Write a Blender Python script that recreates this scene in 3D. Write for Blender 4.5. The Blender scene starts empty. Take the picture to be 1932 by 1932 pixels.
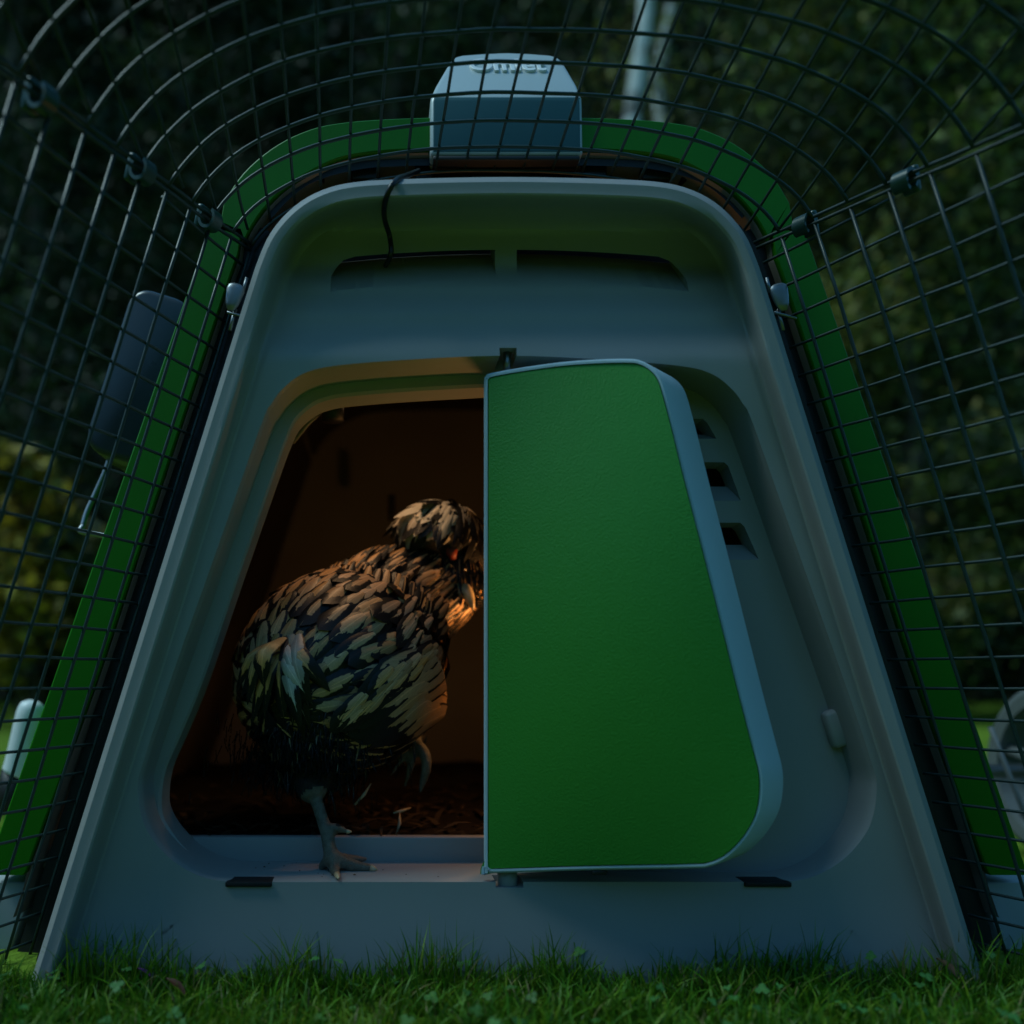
import bpy, bmesh, math, random
from mathutils import Vector, Matrix
from mathutils.noise import noise as pnoise
random.seed(7)
R = math.radians
C = bpy.context.scene.collection
sc = bpy.context.scene

# ------------------------------------------------------------------ camera, sky, sun, exposure
S = 0.00045            # metres per measured unit of the front panel
D = 0.70               # camera to front plane
PX, PY = 720.0, 1285.0 # where the optical axis meets the front plane, in those units
GZ = 1850.0            # ground level in those units
CX = (PX - 966) * S
CZ = (GZ - PY) * S
cam_d = bpy.data.cameras.new('camera'); cam = bpy.data.objects.new('camera', cam_d); C.objects.link(cam)
cam.location = (CX, -D, CZ); cam.rotation_euler = (R(90), 0, 0)
cam_d.sensor_width = 36; cam_d.lens = 36 * D / (1932 * S)
cam_d.shift_x = (966 - PX) / 1932; cam_d.shift_y = (PY - 966) / 1932
cam_d.clip_start = 0.01; cam_d.clip_end = 400
cam_d.dof.use_dof = True; cam_d.dof.focus_distance = 0.735; cam_d.dof.aperture_fstop = 2.3; cam_d.dof.aperture_blades = 0
sc.camera = cam

SUN_EL, SUN_AZ = 58, -97          # soft dusk light from high up on the left
world = bpy.data.worlds.new('World'); sc.world = world; world.use_nodes = True
wn = world.node_tree.nodes; wl = world.node_tree.links
bg = wn['Background']
sky = wn.new('ShaderNodeTexSky'); sky.sky_type = 'NISHITA'; sky.sun_disc = False
sky.sun_elevation = R(SUN_EL); sky.sun_rotation = R(SUN_AZ); sky.altitude = 200; sky.air_density = 1.0; sky.dust_density = 0.4; sky.ozone_density = 4.0
tint = wn.new('ShaderNodeMix'); tint.data_type = 'RGBA'; tint.blend_type = 'MULTIPLY'; tint.inputs['Factor'].default_value = 1.0
tint.inputs[7].default_value = (0.45, 0.97, 0.98, 1)
wl.new(sky.outputs[0], tint.inputs[6]); wl.new(tint.outputs[2], bg.inputs[0])
bg.inputs[1].default_value = 0.15
sun_d = bpy.data.lights.new('sun', 'SUN'); sun_d.energy = 2.0; sun_d.angle = R(22); sun_d.color = (0.72, 0.97, 0.98)
sun = bpy.data.objects.new('sun', sun_d); C.objects.link(sun)
_az, _el = R(SUN_AZ), R(SUN_EL)
sdir = Vector((math.sin(_az) * math.cos(_el), math.cos(_az) * math.cos(_el), math.sin(_el)))
sun.rotation_euler = sdir.to_track_quat('Z', 'Y').to_euler()
sc.view_settings.view_transform = 'Standard'; sc.view_settings.look = 'None'
sc.view_settings.gamma = 1; sc.view_settings.exposure = 0.0; sc.view_settings.use_curve_mapping = False
sc.cycles.use_denoising = True
sc.cycles.max_bounces = 8
sc.cycles.sample_clamp_indirect = 4

# ------------------------------------------------------------------ helpers
def W(px, py, y=0.0):
    k = (D + y) / D
    return Vector((CX + (px - PX) * S * k, y, CZ + (PY - py) * S * k))

def mesh_obj(name, verts, faces, mat=None, parent=None, smooth=True, uvs=None, cols=None):
    me = bpy.data.meshes.new(name)
    me.from_pydata([tuple(v) for v in verts], [], faces); me.update()
    if smooth: me.polygons.foreach_set('use_smooth', [True] * len(me.polygons))
    if uvs is not None:
        l = me.uv_layers.new(name='UVMap')
        flat = []
        for f in faces:
            for i in f: flat += [uvs[i][0], uvs[i][1]]
        l.data.foreach_set('uv', flat)
    if cols is not None:
        a = me.color_attributes.new('Col', 'FLOAT_COLOR', 'POINT')
        flat = []
        for c in cols: flat += [c[0], c[1], c[2], 1.0]
        a.data.foreach_set('color', flat)
    o = bpy.data.objects.new(name, me); C.objects.link(o)
    if mat: me.materials.append(mat)
    if parent: o.parent = parent
    return o

def bm_obj(name, bm, mat=None, parent=None, smooth=True):
    me = bpy.data.meshes.new(name); bmesh.ops.recalc_face_normals(bm, faces=bm.faces); bm.to_mesh(me); bm.free()
    if smooth: me.polygons.foreach_set('use_smooth', [True] * len(me.polygons))
    o = bpy.data.objects.new(name, me); C.objects.link(o)
    if mat: me.materials.append(mat)
    if parent: o.parent = parent
    return o

def thing(name, label, cat, loc=(0, 0, 0), group=None):
    o = bpy.data.objects.new(name, None); C.objects.link(o); o.location = loc; o.empty_display_size = 0.02
    o['label'] = label; o['category'] = cat
    if group: o['group'] = group
    return o

def tag(o, label, cat=None, group=None, kind=None):
    if label: o['label'] = label
    if cat: o['category'] = cat
    if group: o['group'] = group
    if kind: o['kind'] = kind
    return o

def adopt(o, root):
    o.parent = root
    o.matrix_parent_inverse = Matrix.Translation(-Vector(root.location))
    return o

def sharp(o, ang=35):
    me = o.data
    bm = bmesh.new(); bm.from_mesh(me)
    for e in bm.edges:
        if len(e.link_faces) == 2 and e.calc_face_angle(0) > R(ang): e.smooth = False
    bm.to_mesh(me); bm.free()
    return o

def sstep(a, b, x):
    t = max(0.0, min(1.0, (x - a) / (b - a))); return t * t * (3 - 2 * t)
def lerp(a, b, t): return a + (b - a) * t
def ramp(x, pts):
    if x <= pts[0][0]: return pts[0][1]
    for (x0, y0), (x1, y1) in zip(pts, pts[1:]):
        if x <= x1: return lerp(y0, y1, sstep(x0, x1, x))
    return pts[-1][1]

def catmull(pts, n=8, closed=False):
    out = []; P = [Vector(p) for p in pts]; m = len(P)
    rng = m if closed else m - 1
    for i in range(rng):
        p0 = P[(i - 1) % m] if closed or i > 0 else P[0]
        p1 = P[i]; p2 = P[(i + 1) % m]
        p3 = P[(i + 2) % m] if closed or i + 2 < m else P[-1]
        for k in range(n):
            t = k / n
            out.append(0.5 * ((2 * p1) + (p2 - p0) * t + (2 * p0 - 5 * p1 + 4 * p2 - p3) * t * t + (3 * p1 - p0 - 3 * p2 + p3) * t ** 3))
    if not closed: out.append(P[-1])
    return out

def tube(pts, r, seg=6, rad=None):
    """verts, faces of a tube along pts"""
    V, F = [], []
    P = [Vector(p) for p in pts]; n = len(P)
    up = Vector((0.13, 0.31, 0.94))
    for i, p in enumerate(P):
        t = (P[min(i + 1, n - 1)] - P[max(i - 1, 0)]).normalized()
        a = t.cross(up)
        if a.length < 1e-3: a = t.cross(Vector((1, 0, 0)))
        a.normalize(); b = t.cross(a).normalized(); up = b.cross(t) * 1.0 if False else up
        rr = rad[i] if rad else r
        for k in range(seg):
            an = 2 * math.pi * k / seg
            V.append(p + a * math.cos(an) * rr + b * math.sin(an) * rr)
    for i in range(n - 1):
        for k in range(seg):
            k2 = (k + 1) % seg
            F.append((i * seg + k, i * seg + k2, (i + 1) * seg + k2, (i + 1) * seg + k))
    F.append(tuple(range(seg - 1, -1, -1))); F.append(tuple((n - 1) * seg + k for k in range(seg)))
    return V, F

def join(parts):
    V, F = [], []
    for v, f in parts:
        o = len(V); V += v; F += [tuple(i + o for i in q) for q in f]
    return V, F

def box_geo(c, size, bev=0.0, rot=None, seg=2):
    bm = bmesh.new(); bmesh.ops.create_cube(bm, size=1)
    for v in bm.verts: v.co = Vector((v.co.x * size[0], v.co.y * size[1], v.co.z * size[2]))
    if bev > 0: bmesh.ops.bevel(bm, geom=list(bm.edges), offset=bev, segments=seg, profile=0.5, affect='EDGES')
    if rot: bmesh.ops.transform(bm, matrix=rot.to_4x4(), verts=bm.verts)
    bmesh.ops.translate(bm, vec=Vector(c), verts=bm.verts)
    bm.verts.ensure_lookup_table()
    V = [v.co.copy() for v in bm.verts]; F = [tuple(v.index for v in f.verts) for f in bm.faces]
    bm.free(); return V, F

def cyl_geo(p0, p1, r, seg=20, r2=None):
    p0, p1 = Vector(p0), Vector(p1)
    return tube([p0, p0.lerp(p1, .5), p1], r, seg, rad=[r, (r + (r2 or r)) / 2, r2 or r])

# ------------------------------------------------------------------ materials
def mat(name, col, rough=0.5, spec=0.5, metal=0.0, noise=None, bump=None, coat=0.0, sub=0.0, trans=0.0):
    m = bpy.data.materials.new(name); m.use_nodes = True
    nt = m.node_tree; b = nt.nodes['Principled BSDF']
    b.inputs['Base Color'].default_value = (*col, 1); b.inputs['Roughness'].default_value = rough
    b.inputs['Specular IOR Level'].default_value = spec; b.inputs['Metallic'].default_value = metal
    b.inputs['Coat Weight'].default_value = coat
    tc = nt.nodes.new('ShaderNodeTexCoord')
    if noise:
        scale, amount, dark = noise
        n = nt.nodes.new('ShaderNodeTexNoise'); n.inputs['Scale'].default_value = scale; n.inputs['Detail'].default_value = 6
        nt.links.new(tc.outputs['Object'], n.inputs['Vector'])
        mx = nt.nodes.new('ShaderNodeMix'); mx.data_type = 'RGBA'
        mx.inputs[6].default_value = (*col, 1); mx.inputs[7].default_value = (*dark, 1)
        rp = nt.nodes.new('ShaderNodeMapRange'); rp.inputs[1].default_value = 0.4; rp.inputs[2].default_value = 0.75; rp.inputs[4].default_value = amount
        nt.links.new(n.outputs[0], rp.inputs[0]); nt.links.new(rp.outputs[0], mx.inputs['Factor'])
        nt.links.new(mx.outputs[2], b.inputs['Base Color'])
        rr = nt.nodes.new('ShaderNodeMapRange'); rr.inputs[3].default_value = rough - .06; rr.inputs[4].default_value = rough + .08
        nt.links.new(n.outputs[0], rr.inputs[0]); nt.links.new(rr.outputs[0], b.inputs['Roughness'])
    if bump:
        scale, strength, dist = bump
        n2 = nt.nodes.new('ShaderNodeTexNoise'); n2.inputs['Scale'].default_value = scale; n2.inputs['Detail'].default_value = 3
        nt.links.new(tc.outputs['Object'], n2.inputs['Vector'])
        bp = nt.nodes.new('ShaderNodeBump'); bp.inputs['Strength'].default_value = strength; bp.inputs['Distance'].default_value = dist
        nt.links.new(n2.outputs[0], bp.inputs['Height']); nt.links.new(bp.outputs[0], b.inputs['Normal'])
    return m

M = {}
M['grey'] = mat('grey_plastic', (0.30, 0.31, 0.31), 0.48, 0.4, noise=(9, .35, (0.25, 0.255, 0.25)), bump=(900, .12, .0006))
M['grey_light'] = mat('pale_grey_plastic', (0.42, 0.45, 0.46), 0.42, 0.5, noise=(14, .3, (0.36, 0.38, 0.38)), bump=(900, .1, .0005))
M['green'] = mat('green_textured_plastic', (0.036, 0.25, 0.028), 0.44, 0.36, noise=(7, .5, (0.034, 0.22, 0.026)), bump=(520, .34, .0011))
M['green_shell'] = mat('green_shell_plastic', (0.014, 0.165, 0.003), 0.45, 0.2, noise=(11, .6, (0.011, 0.13, 0.003)), bump=(700, .12, .0006))
M['black'] = mat('black_plastic', (0.008, 0.009, 0.010), 0.5, 0.4, noise=(30, .5, (0.014, 0.013, 0.012)))
M['rubber'] = mat('black_rubber', (0.010, 0.012, 0.014), 0.6, 0.3)
M['wire'] = mat('dark_green_coated_wire', (0.016, 0.038, 0.036), 0.42, 0.45, noise=(60, .6, (0.010, 0.024, 0.023)))
M['clip'] = mat('green_clip_plastic', (0.014, 0.050, 0.040), 0.35, 0.5, noise=(40, .4, (0.01, 0.035, 0.03)))
M['steel'] = mat('zinc_steel', (0.28, 0.30, 0.31), 0.42, 0.5, metal=1.0, noise=(120, .5, (0.35, 0.36, 0.37)))
M['inner'] = mat('interior_plastic', (0.22, 0.20, 0.17), 0.55, 0.3, noise=(6, .6, (0.15, 0.13, 0.11)))
M['cable'] = mat('black_cable', (0.006, 0.007, 0.010), 0.35, 0.5)
M['white'] = mat('white_plastic', (0.75, 0.77, 0.76), 0.4, 0.5, noise=(20, .3, (0.6, 0.62, 0.6)))
M['ctrl_shade'] = mat('shaded_box_plastic', (0.035, 0.105, 0.115), 0.36, 0.3, noise=(12, .3, (0.03, 0.09, 0.10)), bump=(700, .08, .0005))  # shaded copy of the control box plastic, for its upright front
M['door_edge'] = mat('pale_blue_grey_plastic', (0.44, 0.58, 0.66), 0.4, 0.5, noise=(14, .3, (0.38, 0.5, 0.57)), bump=(900, .1, .0005))
M['wheel'] = mat('grey_wheel_plastic', (0.13, 0.15, 0.155), 0.4, 0.5, noise=(30, .5, (0.08, 0.09, 0.1)))
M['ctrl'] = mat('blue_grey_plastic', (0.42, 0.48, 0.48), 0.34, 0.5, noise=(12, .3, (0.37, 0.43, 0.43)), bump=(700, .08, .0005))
M['darkbox'] = mat('slate_plastic', (0.022, 0.030, 0.038), 0.28, 0.5, noise=(20, .4, (0.016, 0.021, 0.027)))

def attr_mat(name, rough=.6, mulnoise=None, trans=0.0, spec=.3):
    m = bpy.data.materials.new(name); m.use_nodes = True; nt = m.node_tree; b = nt.nodes['Principled BSDF']
    at = nt.nodes.new('ShaderNodeAttribute'); at.attribute_name = 'Col'
    nt.links.new(at.outputs['Color'], b.inputs['Base Color']); b.inputs['Roughness'].default_value = rough
    b.inputs['Specular IOR Level'].default_value = spec
    if trans > 0:
        tr = nt.nodes.new('ShaderNodeBsdfTranslucent'); mx = nt.nodes.new('ShaderNodeMixShader'); mx.inputs[0].default_value = trans
        nt.links.new(at.outputs['Color'], tr.inputs['Color'])
        nt.links.new(b.outputs[0], mx.inputs[1]); nt.links.new(tr.outputs[0], mx.inputs[2])
        nt.links.new(mx.outputs[0], nt.nodes['Material Output'].inputs['Surface'])
    return m
M['grass'] = attr_mat('grass_blade', .5, trans=.35, spec=.35)
M['leaf'] = attr_mat('tree_leaf', .6, trans=.25)
M['chip'] = attr_mat('wood_shaving', .8, trans=.15, spec=.2)

def ground_mat():
    m = bpy.data.materials.new('lawn_ground'); m.use_nodes = True; nt = m.node_tree; b = nt.nodes['Principled BSDF']
    tc = nt.nodes.new('ShaderNodeTexCoord')
    n1 = nt.nodes.new('ShaderNodeTexNoise'); n1.inputs['Scale'].default_value = 1.3; n1.inputs['Detail'].default_value = 8
    n2 = nt.nodes.new('ShaderNodeTexNoise'); n2.inputs['Scale'].default_value = 60; n2.inputs['Detail'].default_value = 5
    nt.links.new(tc.outputs['Object'], n1.inputs['Vector']); nt.links.new(tc.outputs['Object'], n2.inputs['Vector'])
    cr = nt.nodes.new('ShaderNodeValToRGB'); e = cr.color_ramp.elements
    e[0].position = .3; e[0].color = (0.05, 0.10, 0.010, 1); e[1].position = .7; e[1].color = (0.17, 0.28, 0.020, 1)
    ad = nt.nodes.new('ShaderNodeMath'); ad.operation = 'MULTIPLY_ADD'; ad.inputs[1].default_value = .5
    nt.links.new(n2.outputs[0], ad.inputs[0]); h = nt.nodes.new('ShaderNodeMath'); h.operation = 'MULTIPLY'; h.inputs[1].default_value = .5
    nt.links.new(n1.outputs[0], h.inputs[0]); nt.links.new(h.outputs[0], ad.inputs[2]); nt.links.new(ad.outputs[0], cr.inputs[0])
    nt.links.new(cr.outputs[0], b.inputs['Base Color']); b.inputs['Roughness'].default_value = .9; b.inputs['Specular IOR Level'].default_value = .15
    bp = nt.nodes.new('ShaderNodeBump'); bp.inputs['Strength'].default_value = .8; bp.inputs['Distance'].default_value = .02
    nt.links.new(n2.outputs[0], bp.inputs['Height']); nt.links.new(bp.outputs[0], b.inputs['Normal'])
    return m
M['lawn'] = ground_mat()

def bark_mat(name, c1, c2, scale):
    m = bpy.data.materials.new(name); m.use_nodes = True; nt = m.node_tree; b = nt.nodes['Principled BSDF']
    tc = nt.nodes.new('ShaderNodeTexCoord'); mp = nt.nodes.new('ShaderNodeMapping'); mp.inputs['Scale'].default_value = (1, 1, 4)
    n = nt.nodes.new('ShaderNodeTexNoise'); n.inputs['Scale'].default_value = scale; n.inputs['Detail'].default_value = 8
    nt.links.new(tc.outputs['Object'], mp.inputs[0]); nt.links.new(mp.outputs[0], n.inputs['Vector'])
    cr = nt.nodes.new('ShaderNodeValToRGB'); e = cr.color_ramp.elements
    e[0].position = .38; e[0].color = (*c2, 1); e[1].position = .52; e[1].color = (*c1, 1)
    nt.links.new(n.outputs[0], cr.inputs[0]); nt.links.new(cr.outputs[0], b.inputs['Base Color']); b.inputs['Roughness'].default_value = .85
    bp = nt.nodes.new('ShaderNodeBump'); bp.inputs['Strength'].default_value = .5; bp.inputs['Distance'].default_value = .02
    nt.links.new(n.outputs[0], bp.inputs['Height']); nt.links.new(bp.outputs[0], b.inputs['Normal'])
    return m
M['birch'] = bark_mat('birch_bark', (0.50, 0.50, 0.47), (0.12, 0.11, 0.10), 3)
M['bark'] = bark_mat('brown_bark', (0.10, 0.075, 0.05), (0.03, 0.022, 0.016), 5)

def feather_mat(name):
    """Col: r = hue of the pale centre (0 buff .. 1 cream), g = width of the pale centre, b = brightness"""
    m = bpy.data.materials.new(name); m.use_nodes = True; nt = m.node_tree; N = nt.nodes; L = nt.links; b = N['Principled BSDF']
    uv = N.new('ShaderNodeUVMap'); sp = N.new('ShaderNodeSeparateXYZ'); L.new(uv.outputs[0], sp.inputs[0])
    at = N.new('ShaderNodeAttribute'); at.attribute_name = 'Col'; sc_ = N.new('ShaderNodeSeparateColor'); L.new(at.outputs['Color'], sc_.inputs[0])
    def mth(op, a, bb=None, c=None):
        n = N.new('ShaderNodeMath'); n.operation = op
        for i, x in enumerate((a, bb, c)):
            if x is None: continue
            if isinstance(x, (int, float)): n.inputs[i].default_value = x
            else: L.new(x, n.inputs[i])
        return n.outputs[0]
    nz = N.new('ShaderNodeTexNoise'); nz.inputs['Scale'].default_value = 9; nz.inputs['Detail'].default_value = 3; nz.noise_dimensions = '4D'
    L.new(uv.outputs[0], nz.inputs['Vector']); L.new(mth('MULTIPLY', sc_.outputs[2], 37.0), nz.inputs['W'])
    wob = mth('MULTIPLY', mth('SUBTRACT', nz.outputs[0], .5), .28)
    au = mth('ABSOLUTE', mth('MULTIPLY_ADD', sp.outputs[0], 2.0, -1.0))        # 0 at the shaft .. 1 at the edge
    mr = N.new('ShaderNodeMapRange'); mr.interpolation_type = 'SMOOTHSTEP'
    mr.inputs[1].default_value = .50; mr.inputs[2].default_value = .78; mr.inputs[3].default_value = 1; mr.inputs[4].default_value = 0
    L.new(mth('ADD', sp.outputs[1], wob), mr.inputs[0])
    wid = mth('MULTIPLY', mr.outputs[0], sc_.outputs[1])
    ins = mth('SUBTRACT', wid, mth('ADD', au, wob))
    mk = N.new('ShaderNodeMapRange'); mk.inputs[1].default_value = -.03; mk.inputs[2].default_value = .05; L.new(ins, mk.inputs[0])
    # barbs
    wv = N.new('ShaderNodeTexNoise'); wv.inputs['Scale'].default_value = 1.0; wv.inputs['Detail'].default_value = 2
    mp = N.new('ShaderNodeMapping'); mp.inputs['Scale'].default_value = (6, 70, 1)
    cb = N.new('ShaderNodeCombineXYZ'); L.new(au, cb.inputs[0]); L.new(mth('SUBTRACT', sp.outputs[1], mth('MULTIPLY', au, .25)), cb.inputs[1]); L.new(sc_.outputs[2], cb.inputs[2])
    L.new(cb.outputs[0], mp.inputs[0]); L.new(mp.outputs[0], wv.inputs['Vector'])
    pale = N.new('ShaderNodeMix'); pale.data_type = 'RGBA'; pale.inputs[6].default_value = (0.62, 0.315, 0.11, 1); pale.inputs[7].default_value = (0.62, 0.60, 0.54, 1)
    L.new(sc_.outputs[0], pale.inputs['Factor'])
    shaft = N.new('ShaderNodeMapRange'); shaft.inputs[1].default_value = .02; shaft.inputs[2].default_value = .07; shaft.inputs[3].default_value = 1.35; shaft.inputs[4].default_value = 1.0; L.new(au, shaft.inputs[0])
    br = mth('MULTIPLY', mth('MULTIPLY_ADD', wv.outputs[0], .7, .6), shaft.outputs[0])
    br = mth('MULTIPLY', br, mth('MULTIPLY_ADD', sc_.outputs[2], .6, .65))
    pm = N.new('ShaderNodeMix'); pm.data_type = 'RGBA'; pm.blend_type = 'MULTIPLY'; pm.inputs['Factor'].default_value = 1
    L.new(pale.outputs[2], pm.inputs[6]); L.new(br, pm.inputs[7])
    fin = N.new('ShaderNodeMix'); fin.data_type = 'RGBA'; fin.inputs[6].default_value = (0.008, 0.009, 0.011, 1)
    full = mth('GREATER_THAN', sc_.outputs[1], .985); L.new(mth('MAXIMUM', mk.outputs[0], full), fin.inputs['Factor']); L.new(pm.outputs[2], fin.inputs[7]); L.new(fin.outputs[2], b.inputs['Base Color'])
    b.inputs['Roughness'].default_value = .42; b.inputs['Specular IOR Level'].default_value = .38
    bp = N.new('ShaderNodeBump'); bp.inputs['Strength'].default_value = .25; bp.inputs['Distance'].default_value = .0006
    L.new(wv.outputs[0], bp.inputs['Height']); L.new(bp.outputs[0], b.inputs['Normal'])
    tr = N.new('ShaderNodeBsdfTranslucent'); mx = N.new('ShaderNodeMixShader'); mx.inputs[0].default_value = .22
    L.new(fin.outputs[2], tr.inputs['Color']); L.new(b.outputs[0], mx.inputs[1]); L.new(tr.outputs[0], mx.inputs[2])
    L.new(mx.outputs[0], N['Material Output'].inputs['Surface'])
    return m
M['feather'] = feather_mat('laced_feather')
M['down'] = mat('dark_down', (0.016, 0.016, 0.017), 0.8, 0.2, noise=(160, .8, (0.04, 0.034, 0.028)), bump=(500, .8, .002))
M['shank'] = mat('scaly_leg_skin', (0.15, 0.135, 0.10), 0.5, 0.4, noise=(220, .8, (0.06, 0.056, 0.045)), bump=(750, .9, .0014))
M['horn'] = mat('pale_horn', (0.55, 0.42, 0.25), 0.35, 0.5, noise=(90, .5, (0.38, 0.26, 0.14)))
M['eye'] = mat('eye', (0.02, 0.012, 0.006), 0.08, 0.6)
M['face'] = mat('red_skin', (0.30, 0.05, 0.03), 0.5, 0.4, noise=(200, .6, (0.2, 0.03, 0.02)), bump=(400, .5, .001))

# ------------------------------------------------------------------ setting: lawn
def lawn():
    V, F = [], []
    n = 60
    ext = [-120 + 240 * i / n for i in range(n + 1)]
    for j in range(n + 1):
        for i in range(n + 1):
            x, y = ext[i], ext[j]
            V.append((x, y, 0.0))
    for j in range(n):
        for i in range(n): F.append((j * (n + 1) + i, j * (n + 1) + i + 1, (j + 1) * (n + 1) + i + 1, (j + 1) * (n + 1) + i))
    return tag(mesh_obj('lawn', V, F, M['lawn']), None, kind='structure')
lawn()

# ------------------------------------------------------------------ the coop
MID = 957.0
coop = thing('chicken_coop', 'grey moulded plastic chicken coop with green edge band and open green door', 'coop', (W(MID, GZ, 0.05).x, 0.05, 0))
def part(o): return adopt(o, coop)

def mirror(pts, mid=MID):           # open left-hand outline (centre bottom .. centre top) -> closed loop
    return [tuple(p) for p in pts] + [(2 * mid - p[0], p[1]) for p in reversed(pts) if abs(p[0] - mid) > 1]

def densify(pts, n=6, closed=True):
    return [(p.x, p.y) for p in catmull([(a, b, 0) for a, b in pts], n, closed)]

outer_left = [(957, 2000), (500, 2000), (80, 2000), (22, 1997), (16, 1982), (44, 1895), (62, 1838), (90, 1750), (130, 1622), (263, 1200), (395, 780), (462, 566), (487, 490), (512, 437), (552, 392), (600, 362), (660, 345), (760, 338), (957, 334)]
recess_left = [(957, 1664), (700, 1664), (480, 1664), (427, 1663), (377, 1653), (326, 1624), (286, 1581), (267, 1541), (260, 1488), (266, 1450), (320, 1288), (400, 1063), (492, 803), (511, 764), (533, 734), (572, 705), (633, 690), (780, 678), (957, 671)]
outer_px = densify(mirror(outer_left)); recess_px = densify(mirror(recess_left))

def ray_poly(poly, cx, cy, ang):
    dx, dy = math.cos(ang), math.sin(ang); best = None
    for (x0, y0), (x1, y1) in zip(poly, poly[1:] + poly[:1]):
        ex, ey = x1 - x0, y1 - y0
        den = dx * ey - dy * ex
        if abs(den) < 1e-9: continue
        t = ((x0 - cx) * ey - (y0 - cy) * ex) / den; u = ((x0 - cx) * dy - (y0 - cy) * dx) / den
        if t > 0 and -1e-6 <= u <= 1 + 1e-6 and (best is None or t > best): best = t
    return (cx + dx * best, cy + dy * best)
NA = 380
ACX, ACY = MID, 1230
angs = [2 * math.pi * i / NA for i in range(NA)]
LO = [ray_poly(outer_px, ACX, ACY, a) for a in angs]; LR = [ray_poly(recess_px, ACX, ACY, a) for a in angs]
def dist_poly(p, poly):
    best = 1e9; px, py = p
    for (x0, y0), (x1, y1) in zip(poly, poly[1:] + poly[:1]):
        ex, ey = x1 - x0, y1 - y0; l2 = ex * ex + ey * ey or 1e-9
        t = max(0, min(1, ((px - x0) * ex + (py - y0) * ey) / l2))
        best = min(best, (px - x0 - t * ex) ** 2 + (py - y0 - t * ey) ** 2)
    return math.sqrt(best)
rim_poly = [p for p in LO]       # the rim runs up the sides and over the top but not along the ground
def rim_dist(p):
    best = 1e9; px, py = p
    n = len(rim_poly)
    for i in range(n):
        (x0, y0), (x1, y1) = rim_poly[i], rim_poly[(i + 1) % n]
        if y0 > 1970 and y1 > 1970: continue
        ex, ey = x1 - x0, y1 - y0; l2 = ex * ex + ey * ey or 1e-9
        t = max(0, min(1, ((px - x0) * ex + (py - y0) * ey) / l2))
        best = min(best, (px - x0 - t * ex) ** 2 + (py - y0 - t * ey) ** 2)
    return math.sqrt(best)
def panel_y(p):
    d = rim_dist(p)
    rim = -0.027 * ramp(d, [(0, .35), (9, 1), (30, 1), (62, 0)])
    base = ramp(p[1], [(345, -.004), (372, -.004), (440, .032), (500, .032), (545, .016), (600, .006), (680, -.010), (900, -.006), (1660, -.004), (1860, -.008)])
    w = ramp(d, [(20, 0), (75, 1)])
    return rim + base * w

def inset_px(poly, d):
    n = len(poly); out = []
    area = sum(poly[i][0] * poly[(i + 1) % n][1] - poly[(i + 1) % n][0] * poly[i][1] for i in range(n))
    s = 1 if area > 0 else -1
    for i in range(n):
        x0, y0 = poly[i - 1]; x1, y1 = poly[(i + 1) % n]
        tx, ty = x1 - x0, y1 - y0; l = math.hypot(tx, ty) or 1
        out.append((poly[i][0] - s * ty / l * d, poly[i][1] + s * tx / l * d))
    return out
def build_panel():
    V, F = [], []
    NT = 34
    rings = []
    # back outer edge
    rings.append([W(p[0] + (MID - p[0]) * .012, p[1] + (1230 - p[1]) * .008, .058) for p in LO])
    rings.append([W(p[0], p[1], .004) for p in LO])
    rings.append([W(p[0], p[1], panel_y(p) + .006) for p in LO])
    ds = [0, 2, 4, 6.5, 9, 13, 18, 24, 30, 34, 38, 42, 46, 50, 54, 58, 62, 66]
    for d_ in ds:
        rings.append([W(q[0], q[1], panel_y(q)) for q in (inset_px(LO, d_) if d_ else LO)])
    LI = inset_px(LO, ds[-1])
    for k in range(1, NT + 1):
        t = k / NT
        rings.append([W(q[0], q[1], panel_y(q)) for q in ((lerp(a[0], b[0], t), lerp(a[1], b[1], t)) for a, b in zip(LI, LR))])
    # fillet into the recess, then its wall
    for inset, dy in ((.006, .0012), (.011, .004), (.013, .008), (.014, .020), (.015, .034), (.016, .050), (.017, .0738)):
        rings.append([W(*( (b[0] + (ACX - b[0]) * inset, b[1] + (ACY - b[1]) * inset * (1 if b[1] < 1400 else .4)) ), 0) for b in LR])
        row = []
        for b, v in zip(LR, rings[-1]):
            yb = panel_y(b); y = yb + dy if dy < .01 else dy
            row.append(Vector((v.x, y, v.z)))
        rings[-1] = row
    rings.append([Vector((v.x + (v.x - W(ACX, 0).x) * .05, .0738, v.z + (v.z - W(0, ACY).z) * .05)) for v in rings[-1]])
    for r in rings: V += r
    n = len(rings)
    for i in range(n):
        i2 = (i + 1) % n
        for k in range(NA):
            k2 = (k + 1) % NA
            F.append((i * NA + k, i * NA + k2, i2 * NA + k2, i2 * NA + k))
    o = mesh_obj('front_panel', V, F, M['grey'])
    bm = bmesh.new(); bm.from_mesh(o.data); bmesh.ops.recalc_face_normals(bm, faces=bm.faces); bm.to_mesh(o.data); bm.free()
    return o

def cutter(front, back):
    n = len(front)
    V = front + back
    F = [tuple(range(n)), tuple(range(2 * n - 1, n - 1, -1))] + [(i, n + i, n + (i + 1) % n, (i + 1) % n) for i in range(n)]
    o = mesh_obj('cut', V, F)
    bm = bmesh.new(); bm.from_mesh(o.data); bmesh.ops.triangulate(bm, faces=bm.faces); bmesh.ops.recalc_face_normals(bm, faces=bm.faces)
    if bm.calc_volume(signed=True) < 0: bmesh.ops.reverse_faces(bm, faces=bm.faces)
    bm.to_mesh(o.data); bm.free()
    return o

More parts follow.
